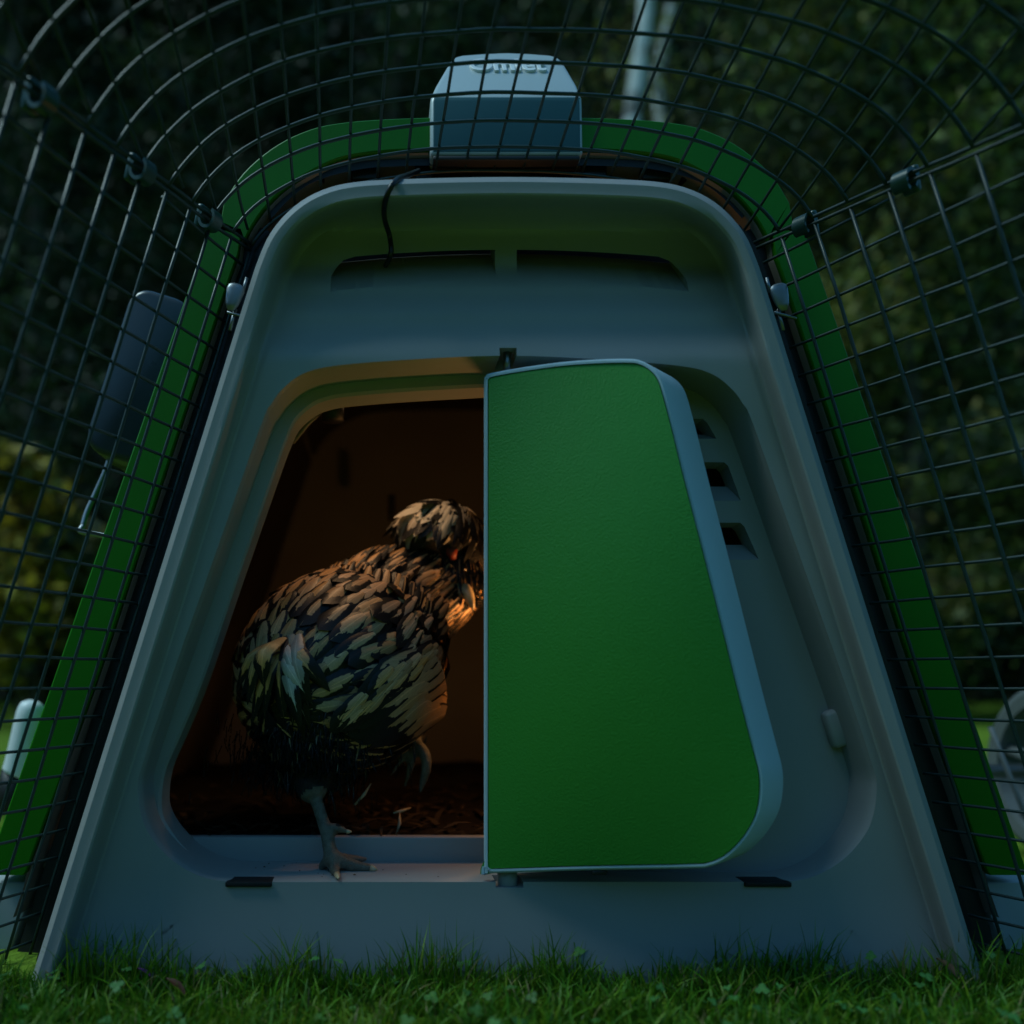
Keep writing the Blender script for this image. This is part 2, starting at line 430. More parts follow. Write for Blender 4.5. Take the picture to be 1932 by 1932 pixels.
def slot_cutter(x0, x1, flip):
    def up(x): return 482 + 16 * ((x - MID) / 320) ** 2
    def lo(x): return 524 + 18 * ((x - MID) / 330) ** 2
    xs = [lerp(x0, x1, i / 14) for i in range(15)]
    def loop(y):
        dz = 1.02 * (y - .024)
        top = []; bot = []
        for x in xs:
            e = abs(x - MID)
            inset = 0
            top.append((x, up(x) + (26 * sstep(300, 335, e))))
            bot.append((x, lo(x)))
        pts = []
        for x, py in top: v = W(x, py, .026); pts.append(Vector((v.x, y, v.z + dz)))
        for x, py in reversed(bot): v = W(x, py, .026); pts.append(Vector((v.x, y, v.z + dz)))
        return pts
    return cutter(loop(-.05), loop(.085))

def apply_cuts(o, cuts):
    for c in cuts:
        m = o.modifiers.new('b', 'BOOLEAN'); m.operation = 'DIFFERENCE'; m.solver = 'EXACT'; m.object = c
    dg = bpy.context.evaluated_depsgraph_get(); dg.update()
    me = bpy.data.meshes.new_from_object(o.evaluated_get(dg))
    o.modifiers.clear(); old = o.data; o.data = me; me.name = o.name
    bpy.data.meshes.remove(old)
    for c in cuts:
        m = c.data; bpy.data.objects.remove(c); bpy.data.meshes.remove(m)
    me.polygons.foreach_set('use_smooth', [True] * len(me.polygons))
    return o

panel = build_panel()
def box_cutter(pxa, pxb, pya, pyb, ya, yb):
    f = [W(pxa, pya, 0), W(pxb, pya, 0), W(pxb, pyb, 0), W(pxa, pyb, 0)]
    return cutter([Vector((v.x, ya, v.z)) for v in f], [Vector((v.x, yb, v.z)) for v in f])
apply_cuts(panel, [slot_cutter(625, 936, 0), slot_cutter(977, 1291, 1), box_cutter(934, 986, 1640, 1673, -.05, .02), box_cutter(940, 972, 662, 700, -.05, .022)])
sharp(panel, 32); part(panel)

slb = mesh_obj('slot_blackout', *box_geo((W(MID, 0, .09).x, .100, W(0, 470, .1).z), (.36, .004, .12), .001), M['black']); part(slb)  # black sheet added behind the vent slots to keep them dark
# recessed plate with the pop hole and louvres
def build_plate():
    y0 = .033
    hole = [(946, 721), (914, 724), (770, 732), (660, 741), (618, 748), (587, 761), (556, 789), (538, 827), (522, 870), (450, 1075), (377, 1287), (330, 1400), (308, 1450), (299, 1495), (300, 1538), (313, 1566), (340, 1602), (385, 1638), (440, 1652), (700, 1652), (946, 1652)]
    hp = densify(hole[:-1], 4, False) + [hole[-1]]
    loop_out = [Vector((lerp(W(*b).x, W(ACX, 0).x, -.012), y0, lerp(W(*b).z, W(0, ACY).z, -.012) - .014 * sstep(1450, 1640, b[1]))) for b in LR]
    bm = bmesh.new()
    def addloop(pts):
        vs = [bm.verts.new(p) for p in pts]; return vs, [bm.edges.new((vs[i], vs[(i + 1) % len(vs)])) for i in range(len(vs))]
    _, e0 = addloop(loop_out)
    hv, e1 = addloop([W(a, b, y0) for a, b in hp])
    edges = e0 + e1
    vents = []
    for (xl, xr, yt, yb, sk) in ((1010, 1352, 790, 828, 18), (1010, 1398, 872, 945, 24), (1010, 1432, 986, 1056, 28)):
        pts = [(xl, yt), (xr - sk - 8, yt), (xr - sk, yt + 7), (xr, yb), (xl, yb)]
        vv, ee = addloop([W(a, b, y0) for a, b in pts]); edges += ee; vents.append((vv, pts, yt, yb, sk))
    bmesh.ops.triangle_fill(bm, edges=edges, use_beauty=True)
    # thickness of the pop hole: a small bevel then the wall
    def wall(vs, f):
        ws = [bm.verts.new(f(i, v)) for i, v in enumerate(vs)]
        for i in range(len(vs)):
            j = (i + 1) % len(vs); bm.faces.new((vs[i], vs[j], ws[j], ws[i]))
        return ws
    cxh = W(700, 1250, y0)
    a = wall(hv, lambda i, v: Vector((v.co.x + (cxh.x - v.co.x) * .014, y0 + .0025, v.co.z + (cxh.z - v.co.z) * .010)))
    a = wall(a, lambda i, v: Vector((v.co.x, y0 + .030, v.co.z)))
    a = wall(a, lambda i, v: Vector((v.co.x - (cxh.x - v.co.x) * .3, y0 + .030, v.co.z - (cxh.z - v.co.z) * .12)))
    for vv, pts, yt, yb, sk in vents:
        mid = lerp(yt, yb, .52)
        def f(i, v):
            q = pts[i]
            if i >= 3: w_ = W(q[0] - (sk * .5 if i == 3 else 0), mid, y0)
            else: w_ = W(q[0], q[1] + 2, y0)
            return Vector((w_.x, y0 + .016, w_.z))
        a2 = wall(vv, f); wall(a2, lambda i, v: Vector((v.co.x, y0 + .019, v.co.z)))
    o = bm_obj('recess_panel', bm, M['grey'], None, True)
    return sharp(o, 25)
part(build_plate())

bfl = mesh_obj('louvre_blackout', *box_geo((W(1200, 0, .07).x, .078, W(0, 925, .078).z), (.24, .004, .20), .001), M['black']); part(bfl)  # black plate added behind the louvres to block the lamp glow
# threshold behind the sill, bedding line shows above it
def solid(name, pts_px, y0, y1, m, bev=.0012):
    f = [W(a, b, 0) for a, b in pts_px]
    V = []
    bm = bmesh.new()
    a = [bm.verts.new((v.x, y0, v.z)) for v in f]; b = [bm.verts.new((v.x, y1, v.z)) for v in f]
    bm.faces.new(a); bm.faces.new(b[::-1])
    for i in range(len(a)): j = (i + 1) % len(a); bm.faces.new((a[i], b[i], b[j], a[j]))
    if bev: bmesh.ops.bevel(bm, geom=list(bm.edges), offset=bev, segments=2, profile=.5, affect='EDGES')
    return sharp(bm_obj(name, bm, m), 40)
ZS = W(0, 1664, 0).z
th = box_geo((W(640, 0, .08).x, .080, lerp(ZS - .01, .108, .5)), (.42, .012, .108 - ZS + .01), .002)
part(mesh_obj('threshold', *th, M['grey']))
# rubber stops let into the sill edge
for sx in (-1, 1):
    xc = W(MID + sx * 486, 0, 0).x
    g = box_geo((xc, .0035, ZS - .0006), (.039, .021, .0040), .0008)
    tabo = part(mesh_obj('rubber_stop', *g, M['rubber'])); sharp(tabo, 40)
    g = box_geo((xc + .010, -.0062, ZS - .0006), (.003, .001, .0016), .0003)
    b_ = mesh_obj('slot', *g, M['black']); b_.parent = tabo
# lower hinge pivot and upper hinge pin
part(mesh_obj('hinge_pivot', *cyl_geo(W(957, 1676, .0075), W(957, 1638, .0075), .0085, 24), M['grey']))
part(mesh_obj('hinge_pin', *cyl_geo(W(957, 700, .004), W(957, 664, .004), .0032, 16), M['steel']))
# catch moulded on the recess
g = box_geo(W(1577, 1374, .028), (.016, .012, .034), .004, Matrix.Rotation(R(-17), 3, 'Y'))
part(mesh_obj('door_catch', *g, M['grey']))

# ---- door
TH = R(16)
H = W(957, 1285, -.010)
nrm = Vector((math.sin(TH), math.cos(TH), 0))
camp = Vector((CX, -D, CZ))
def onto_door(px, py, off=0.0):
    d = W(px, py, 0) - camp
    t = ((H + nrm * off) - camp).dot(nrm) / d.dot(nrm)
    return camp + d * t
door_px = [(914, 1632), (914, 1400), (914, 1100), (914, 800), (914, 722), (917, 711), (926, 705), (980, 695), (1060, 684), (1130, 679), (1185, 678), (1208, 681), (1230, 693), (1246, 712), (1256, 740), (1272, 800), (1297, 902), (1340, 1068), (1395, 1288), (1428, 1415), (1438, 1455), (1440, 1488), (1436, 1524), (1425, 1555), (1402, 1590), (1371, 1619), (1338, 1634), (1300, 1637), (1130, 1640), (1000, 1644), (930, 1646), (920, 1643), (915, 1638)]
dpx = densify(door_px, 5)
OFFB = Vector((.0300, .029, 0))
def build_door():
    door_root = None
    p0 = [onto_door(*p) for p in dpx]
    p0b = [onto_door(*p, .0015) for p in inset_px(dpx, -1.0)]
    p1 = [onto_door(*p) for p in inset_px(dpx, 2.0)]
    p2 = [onto_door(*p) for p in inset_px(dpx, 6.0)]
    p3 = [onto_door(*p, .004) for p in inset_px(dpx, 6.5)]
    bk = [p + OFFB * .94 for p in p0b]; bk2 = [p + OFFB for p in p1]
    n = len(p0); V = []; F = []
    rings = [p3, p2, p1, p0b, bk, bk2]
    for r in rings: V += r
    for i in range(len(rings) - 1):
        for k in range(n):
            k2 = (k + 1) % n; F.append((i * n + k, i * n + k2, (i + 1) * n + k2, (i + 1) * n + k))
    F.append(tuple((len(rings) - 1) * n + k for k in range(n)))
    o = mesh_obj('door', V, F, M['door_edge'])
    bm = bmesh.new(); bm.from_mesh(o.data)
    bmesh.ops.triangulate(bm, faces=[f for f in bm.faces if len(f.verts) > 4]); bmesh.ops.recalc_face_normals(bm, faces=bm.faces); bm.to_mesh(o.data); bm.free()
    sharp(o, 30); part(o)
    # green insert
    base = inset_px(dpx, 8.0); cxp, cyp = 1150, 1190
    def dome(px, py): u_, v_ = (px - 1170) / 300, (py - 1170) / 490; return .0018 - .022 * max(0, 1 - u_ * u_) * max(0, 1 - v_ * v_)
    bm = bmesh.new()
    loops = [[bm.verts.new(onto_door(*p, o_)) for p in inset_px(dpx, 6.9)] for o_ in (.005, .0024)]
    for f in (1, .97, .92, .85, .76, .66, .55, .43, .30, .16):
        loops.append([bm.verts.new(onto_door(cxp + (p[0] - cxp) * f, cyp + (p[1] - cyp) * f, dome(cxp + (p[0] - cxp) * f, cyp + (p[1] - cyp) * f))) for p in base])
    cv = bm.verts.new(onto_door(cxp, cyp, dome(cxp, cyp)))
    for A, B in zip(loops, loops[1:]):
        for i in range(n): j = (i + 1) % n; bm.faces.new((A[i], A[j], B[j], B[i]))
    for i in range(n): bm.faces.new((loops[-1][i], loops[-1][(i + 1) % n], cv))
    ins = bm_obj('door_insert', bm, M['green']); sharp(ins, 25)
    ins['label'] = 'textured green door insert'
    ins.parent = o; ins.matrix_parent_inverse = Matrix.Identity(4)
    g = box_geo(onto_door(1130, 1646, .004), (.012, .004, .004), .001)
    c = mesh_obj('door_tab', *g, M['black']); c.parent = o
    return o
door = build_door()

# ---- green shell, liner, base and dark frame
shell_out = [(-60, 1735), (-30, 1651), (0, 1564), (97, 1288), (200, 990), (320, 643), (360, 527), (387, 450), (420, 383), (460, 323), (520, 273), (583, 243), (644, 230), (730, 223), (850, 219), (957, 218)]
shell_in = [(18, 1735), (47, 1651), (80, 1560), (180, 1287), (282, 978), (393, 644), (423, 553), (450, 478), (483, 413), (530, 360), (583, 325), (644, 297), (730, 284), (850, 280), (957, 279)]
def arch(pts, n=8, mid=956):
    l = densify(pts, n, False)
    return l + [(2 * mid - a, b) for a, b in reversed(l[:-1])]
def resample(poly, m):
    P = [Vector((a, b)) for a, b in poly]; L = [0]
    for a, b in zip(P, P[1:]): L.append(L[-1] + (b - a).length)
    out = []; j = 0
    for i in range(m):
        s = L[-1] * i / (m - 1)
        while j < len(P) - 2 and L[j + 1] < s: j += 1
        t = (s - L[j]) / max(1e-9, L[j + 1] - L[j]); out.append(tuple(P[j].lerp(P[j + 1], t)))
    return out
NS = 241
so, si = resample(arch(shell_out), NS), resample(arch(shell_in), NS)
YS = .062
def strip(name, rings, m, parent=None, close=False):
    V = [v for r in rings for v in r]; n = len(rings[0]); F = []
    for i in range(len(rings) - 1 + (1 if close else 0)):
        i2 = (i + 1) % len(rings)
        for k in range(n - 1): F.append((i * n + k, i * n + k + 1, i2 * n + k + 1, i2 * n + k))
    if close:
        F.append(tuple(i * n for i in range(len(rings)))); F.append(tuple((i + 1) * n - 1 for i in range(len(rings)))[::-1])
    o = mesh_obj(name, V, F, m)
    bm = bmesh.new(); bm.from_mesh(o.data); bmesh.ops.recalc_face_normals(bm, faces=bm.faces); bm.to_mesh(o.data); bm.free()
    return o
def at_y(v, y): return Vector((v.x, y, v.z))
def shell_piece(name, i0, i1, m):
    O = [W(a, b, YS) for a, b in so[i0:i1]]; I = [W(a, b, YS) for a, b in si[i0:i1]]
    def mix(t): return [a.lerp(b, t) for a, b in zip(O, I)]
    rings = [[at_y(v, YS + .022) for v in I], [at_y(v, YS + .0015) for v in I], [at_y(v, YS) for v in mix(.97)], [at_y(v, YS) for v in mix(.05)], [at_y(v, YS + .0008) for v in mix(.02)], [at_y(v, YS + .0025) for v in mix(.0)],
             [at_y(v, YS + .05) for v in mix(-.04)], [at_y(v, .80) for v in mix(-.10)], [at_y(v, .80) for v in mix(.3)]]
    return part(sharp(strip(name, rings, m, close=True), 22))
iS = min(range(NS // 2), key=lambda i: abs((so[i][1] + si[i][1]) / 2 - 437))
iB = min(range(NS // 2), key=lambda i: abs((so[i][1] + si[i][1]) / 2 - 1651))
# flatten the seam and lower edge so that both rows of points sit level
def level(i, py):
    for arr in (so, si):
        for k in (i, NS - 1 - i): arr[k] = (arr[k][0], py)
level(iS, 435); level(iB, 1651)
shell_piece('shell_side', iB, iS + 1, M['green_shell']); shell_piece('shell_side', NS - 1 - iS, NS - iB, M['green_shell'])
so_k, si_k = list(so), list(si)
level(iS, 431)
shell_piece('shell_roof', iS, NS - iS, M['green_shell'])
# liner just inside the band (its edge shows as a grey strip)
I = [W(a, b, YS) for a, b in si]
cI = W(MID, 1200, YS)
def shr(v, f): return Vector((v.x + (cI.x - v.x) * f, v.y, v.z + (cI.z - v.z) * f * .7))
rings = [[at_y(shr(v, .003), YS + .004) for v in I], [at_y(shr(v, .006), YS + .006) for v in I], [at_y(shr(v, .022), YS + .05) for v in I], [at_y(shr(v, .025), .78) for v in I], [at_y(shr(v, -.01), .78) for v in I]]
part(strip('liner', rings, M['inner']))
# rear wall of the house
V = [at_y(shr(v, -.02), .775) for v in I]; n = len(V)
rw = mesh_obj('rear_wall', V, [tuple(range(n))], M['inner']); part(rw)
bm = bmesh.new(); bm.from_mesh(rw.data); bmesh.ops.triangulate(bm, faces=bm.faces); bm.to_mesh(rw.data); bm.free()
# dark run frame between panel and band: sides only, the top stays open with brackets
fr_in = resample(arch([(90, 1862), (150, 1700), (300, 1215), (430, 800), (492, 605), (520, 505), (545, 450)], 8), 2)
def frame_side(sgn):
    a = resample(densify([(10, 1862), (47, 1751), (180, 1337), (282, 1010), (393, 660), (423, 560), (452, 470), (480, 425)], 6, False), 60)
    b = resample(densify([(110, 1862), (170, 1690), (320, 1215), (440, 830), (500, 640), (525, 560), (548, 500), (585, 455)], 6, False), 60)
    fx = (lambda x: x) if sgn < 0 else (lambda x: 2 * MID - x)
    A = [W(fx(x), y, .075) for x, y in a]; B = [W(fx(x), y, .050) for x, y in b]
    A2 = [at_y(v, .085) for v in A]; B2 = [at_y(v, .085) for v in B]
    M1 = [at_y(p.lerp(q, .45), .070) for p, q in zip(A, B)]; M2 = [at_y(p.lerp(q, .5), .048) for p, q in zip(A, B)]
    return part(sharp(strip('run_frame', [A2, A, M1, M2, B, B2], M['black']), 30))
frame_side(-1); frame_side(1)
topA = resample(arch([(500, 400), (545, 355), (590, 330), (650, 310), (730, 301), (957, 297)], 6), 80)
topB = resample(arch([(512, 412), (556, 366), (600, 340), (660, 323), (740, 314), (957, 310)], 6), 80)
rings = [[W(a, b, .088) for a, b in topA], [W(a, b, .070) for a, b in topA], [W(a, b, .070) for a, b in topB], [W(a, b, .088) for a, b in topB]]
part(sharp(strip('run_frame', rings, M['black']), 30))
for xb, wb in ((690, 60), (800, 40), (955, 150), (1120, 50), (1235, 60), (1300, 40), (600, 30)):
    g = box_geo(W(xb, 326, .082), (wb * S, .012, .020), .002)
    part(mesh_obj('bracket', *g, M['black']))
# grey base skirt under the band, a ledge to either side
def base_side(sgn):
    fx = (lambda x: x) if sgn < 0 else (lambda x: 2 * 956 - x)
    pts = [(fx(66), 1664), (fx(-28), 1664), (fx(-120), 1672), (fx(-170), 1900), (fx(-20), 1900)]
    f = [W(a, b, .082) for a, b in pts]
    bm = bmesh.new(); a = [bm.verts.new((v.x, .082, v.z)) for v in f]; b = [bm.verts.new((v.x, .80, v.z)) for v in f]
    bm.faces.new(a); bm.faces.new(b[::-1])
    for i in range(5): j = (i + 1) % 5; bm.faces.new((a[i], b[i], b[j], a[j]))
    bmesh.ops.bevel(bm, geom=list(bm.edges), offset=.003, segments=2, profile=.5, affect='EDGES')
    return part(sharp(bm_obj('base_skirt', bm, M['grey_light']), 40))
base_side(-1); base_side(1)
# floor of the house
g = box_geo((W(MID, 0, 0).x, .43, .085), (.95, .68, .02), .002); part(mesh_obj('floor_tray', *g, M['inner']))
# roost divider in the dark behind, small hook on the rear wall, black sensor hung under the pop hole lintel
g = box_geo(W(739, 958, .55), (.011, .012, .040), .003); part(mesh_obj('hook', *g, M['black']))
sv = [cyl_geo(W(628, 752, .085), W(628, 794, .085), .0105, 20)]
part(mesh_obj('sensor', *join(sv), M['black']))
part(mesh_obj('sensor_rod', *tube([W(610, 772, .09), W(580, 800, .09), W(552, 835, .09)], .0022, 8), M['inner']))
# wing nuts
def wing_nut(sgn):
    px = MID + sgn * 516
    o = W(px, 562, .045)
    t = Matrix.Rotation(R(14 * -sgn), 3, 'Y')
    body = mesh_obj('wing_nut', *join([tube([o + t @ Vector((0, 0, z)) for z in (-.012, -.006, 0, .007, .011, .013)], .01, 14, rad=[.003, .0062, .0075, .0085, .0075, .004])]), M['steel'])
    body.data.transform(Matrix.Translation(o) @ Matrix.Diagonal((1, .35, 1, 1)) @ Matrix.Translation(-o))
    part(body)
    b = mesh_obj('bolt', *join([tube([o + t @ Vector((.006 * -sgn, .004, z)) for z in (.008, .022)], .0017, 8), tube([o + t @ Vector((.003 * -sgn, .004, z)) for z in (-.028, -.008)], .0020, 8),
                               tube([o + Vector((-.006, .0, -.013)), o + Vector((.016, .004, -.017))], .0013, 8)]), M['steel']); b.parent = body
wing_nut(-1); wing_nut(1)
# white carrying handle on the left flank, wheel on the right
hp_ = [W(64, 1322, .26), W(52, 1372, .26), W(36, 1440, .26), W(28, 1462, .26)]
hd = mesh_obj('lift_handle', *tube(catmull(hp_, 5), .014, 16, rad=[.006, .013, .015] + [.016] * 11 + [.014, .009]), M['white']); part(hd)
cp = mesh_obj('handle_cap', *tube([W(31, 1455, .265), W(25, 1500, .265), W(22, 1530, .265)], .017, 16), M['black']); cp.parent = hd
cp.matrix_parent_inverse = Matrix.Identity(4)
wc = Vector((.845, .42, .132))
def wheel():
    V, F = [], []
    prof = [(-.048, .096), (-.050, .112), (-.044, .122), (-.030, .127), (-.028, .123), (-.014, .124), (-.012, .129), (.012, .129), (.014, .124), (.028, .123), (.030, .127), (.044, .122), (.050, .112), (.048, .096)]
    n = 56
    for k in range(n):
        a = 2 * math.pi * k / n
        for x, r in prof: V.append(wc + Vector((x, r * math.cos(a), r * math.sin(a))))
    m = len(prof)
    for k in range(n):
        for i in range(m): F.append((k * m + i, k * m + (i + 1) % m, ((k + 1) % n) * m + (i + 1) % m, ((k + 1) % n) * m + i))
    t = mesh_obj('wheel', V, F, M['wheel']); part(t); sharp(t, 35)
    parts = [cyl_geo(wc + Vector((-.052, 0, 0)), wc + Vector((.052, 0, 0)), .022, 20)]
    for k in range(6):
        a = 2 * math.pi * (k + .2) / 6; d = Vector((0, math.cos(a), math.sin(a)))
        parts.append(tube([wc + d * .015 + Vector((-.03, 0, 0)), wc + d * .104 + Vector((-.03, 0, 0))], .009, 8))
    h = mesh_obj('wheel_hub', *join(parts), M['wheel']); h.parent = t
    a = mesh_obj('axle', *cyl_geo(wc, wc - Vector((.42, 0, 0)), .010, 12), M['steel']); part(a)
    g = mesh_obj('wheel_strut', *tube([W(1868, 1372, .30), W(1935, 1540, .30), W(1975, 1650, .30)], .003, 8), M['wheel']); part(g)
wheel()

# ---- lamp inside the house: the warm light that spills out of it
def warm_mat(name, st, col):
    m = bpy.data.materials.new(name); m.use_nodes = True; b = m.node_tree.nodes['Principled BSDF']
    b.inputs['Base Color'].default_value = (.9, .6, .3, 1); b.inputs['Emission Color'].default_value = (*col, 1); b.inputs['Emission Strength'].default_value = st
    return m
def coop_lamp():
    p = Vector((.070, .165, .315)); G = 'warm lamps inside the coop'
    root = thing('coop_lamp', 'small orange glowing lamp standing inside the coop behind the open door', 'lamp', p + Vector((.05, .0, .0)), G)
    m = warm_mat('warm_glass', 3, (1, .42, .10))
    bulb = mesh_obj('bulb', *tube([p + Vector((x, 0, 0)) for x in (-.017, -.014, -.006, .004, .012)], .01, 16, rad=[.002, .009, .013, .012, .008]), m); adopt(bulb, root)
    sock = mesh_obj('socket', *tube([p + Vector((x, 0, 0)) for x in (.012, .03, .05)], .010, 16), M['black']); adopt(sock, root)
    sh_c = p + Vector((-.032, -.030, -.002)); rz = Matrix.Rotation(R(-45), 3, 'Z')
    spill_shield = mesh_obj('spill_shield', *box_geo(sh_c, (.080, .002, .038), .0006, rz), M['black']); adopt(spill_shield, root)  # added plate that keeps lamp spill off the panel rim at left
    stay = mesh_obj('shield_stay', *tube([p + Vector((.03, -.008, -.008)), p + Vector((.0, -.05, -.016)), sh_c + Vector((.012, -.012, -.014))], .0018, 8), M['black']); adopt(stay, root)
    stem = mesh_obj('stem', *tube([p + Vector((.05, 0, 0)), p + Vector((.055, 0, -.1)), p + Vector((.055, 0, -.205))], .005, 10), M['black']); adopt(stem, root)
    ld = bpy.data.lights.new('lamp_light', 'POINT'); ld.energy = .62; ld.color = (1.0, .46, .14); ld.shadow_soft_size = .012
    lo = bpy.data.objects.new('lamp_light', ld); C.objects.link(lo); lo.location = p - Vector((.022, .0, 0)); adopt(lo, root)
    # unseen warm spot added behind the lintel to light the hen's back
    q = Vector((-.13, .105, .585)); aim = (W(690, 1190, .13) - q).normalized()
    root2 = thing('hen_fill_spot', 'unseen warm spot lamp added behind the door lintel to light the hen', 'lamp', q, G)
    hood = mesh_obj('hood', *tube([q - aim * .034, q - aim * .03, q - aim * .012, q + aim * .012], .01, 20, rad=[.004, .010, .014, .021]), M['black'])
    hood.data.polygons.foreach_set('use_smooth', [True] * len(hood.data.polygons))
    bm = bmesh.new(); bm.from_mesh(hood.data); bm.faces.ensure_lookup_table(); bmesh.ops.delete(bm, geom=[bm.faces[-1]], context='FACES_ONLY'); bm.to_mesh(hood.data); bm.free()
    adopt(hood, root2)
    b2 = mesh_obj('bulb', *tube([q - aim * .006, q - aim * .002, q + aim * .003], .006, 14, rad=[.006, .008, .004]), warm_mat('warm_white_glass', 3, (1, .62, .32))); adopt(b2, root2)
    arm = mesh_obj('arm', *tube([q - aim * .032, q - aim * .032 + Vector((0, .02, .05)), q - aim * .03 + Vector((0, .03, .12))], .004, 10), M['black']); adopt(arm, root2)
    sd = bpy.data.lights.new('hen_fill_light', 'SPOT'); sd.energy = 1.05; sd.color = (1.0, .60, .30); sd.shadow_soft_size = .012; sd.spot_size = R(96); sd.spot_blend = .6
    so_ = bpy.data.objects.new('hen_fill_light', sd); C.objects.link(so_); so_.location = q + aim * .006; so_.rotation_euler = (-aim).to_track_quat('Z', 'Y').to_euler(); adopt(so_, root2)
coop_lamp()

# ---- bedding
def bedding():
    V, F, Cc = [], [], []
    n = 26
    rnd = random.Random(3)
    nx, ny = 70, 40
    x0, x1, y0, y1 = -.42, .41, .087, .74
    for j in range(ny + 1):
        for i in range(nx + 1):
            x, y = lerp(x0, x1, i / nx), lerp(y0, y1, j / ny)
            V.append((x, y, .100 + .010 * pnoise(Vector((x * 22, y * 22, 0))) + .012 * sstep(.1, .6, y)))
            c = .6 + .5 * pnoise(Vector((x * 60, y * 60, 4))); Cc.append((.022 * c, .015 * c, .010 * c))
    for j in range(ny):
        for i in range(nx): F.append((j * (nx + 1) + i, j * (nx + 1) + i + 1, (j + 1) * (nx + 1) + i + 1, (j + 1) * (nx + 1) + i))
    for k in range(900):
        x = rnd.uniform(x0, x1); y = .088 + (rnd.random() ** 1.7) * .6
        z = .106 + rnd.uniform(-.002, .008)
        a = rnd.uniform(0, 6.28); l = rnd.uniform(.006, .018); w = rnd.uniform(.001, .004)
        d = Vector((math.cos(a), math.sin(a), rnd.uniform(-.25, .35))).normalized(); s = d.cross(Vector((0, 0, 1))).normalized()
        p = Vector((x, y, z)); b = len(V); up = Vector((0, 0, 1)) * l * .18
        V += [p - d * l - s * w, p - d * l + s * w, p + s * w + up, p - s * w + up, p + d * l + s * w * .4, p + d * l - s * w * .4]
        F += [(b, b + 1, b + 2, b + 3), (b + 3, b + 2, b + 4, b + 5)]
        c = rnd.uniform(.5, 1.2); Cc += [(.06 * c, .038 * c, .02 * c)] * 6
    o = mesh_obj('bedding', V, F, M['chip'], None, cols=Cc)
    tag(o, 'layer of wood shavings on the coop floor behind the sill', 'bedding', kind='stuff')
    # loose straws standing in the doorway
    for (a, b, c, d, y) in ((668, 1520, 700, 1478, .10), (748, 1575, 754, 1532, .12), (742, 1534, 775, 1524, .13)):
        s = mesh_obj('straw', *tube([W(a, b, y), W((a + c) / 2 + 3, (b + d) / 2, y + .003), W(c, d, y + .008)], .0014, 6, rad=[.0010, .0018, .0006]), M['horn'])
        tag(s, {668: 'slanting straw under the lifted foot of the hen', 748: 'upright straw standing on the coop sill', 742: 'short level straw tip above the upright straw'}[a], 'straw', 'loose straws in the coop doorway')
bedding()
def crumbs():
    rnd = random.Random(8); V, F, Cc = [], [], []
    for i in range(24):
        px = rnd.gauss(600, 70) if i % 2 else rnd.uniform(450, 900)
        c = Vector((W(px, 0, .03).x, rnd.uniform(.004, .066), ZS + .0022)); l = rnd.uniform(.0006, .0018); a = rnd.uniform(0, 6.28)
        d = Vector((math.cos(a), math.sin(a), 0)); e = Vector((-d.y, d.x, 0)) * rnd.uniform(.3, .8); b = len(V)
        V += [c - d * l, c + e * l, c + d * l, c - e * l, c + Vector((0, 0, l * .7))]; F += [(b, b + 1, b + 4), (b + 1, b + 2, b + 4), (b + 2, b + 3, b + 4), (b + 3, b, b + 4)]
        k = rnd.uniform(.4, 1.2); Cc += [(.07 * k, .05 * k, .03 * k)] * 5
    tag(mesh_obj('crumbs', V, F, M['chip'], None, cols=Cc), 'scattered crumbs of bedding on the door sill', 'crumbs', kind='stuff')
crumbs()

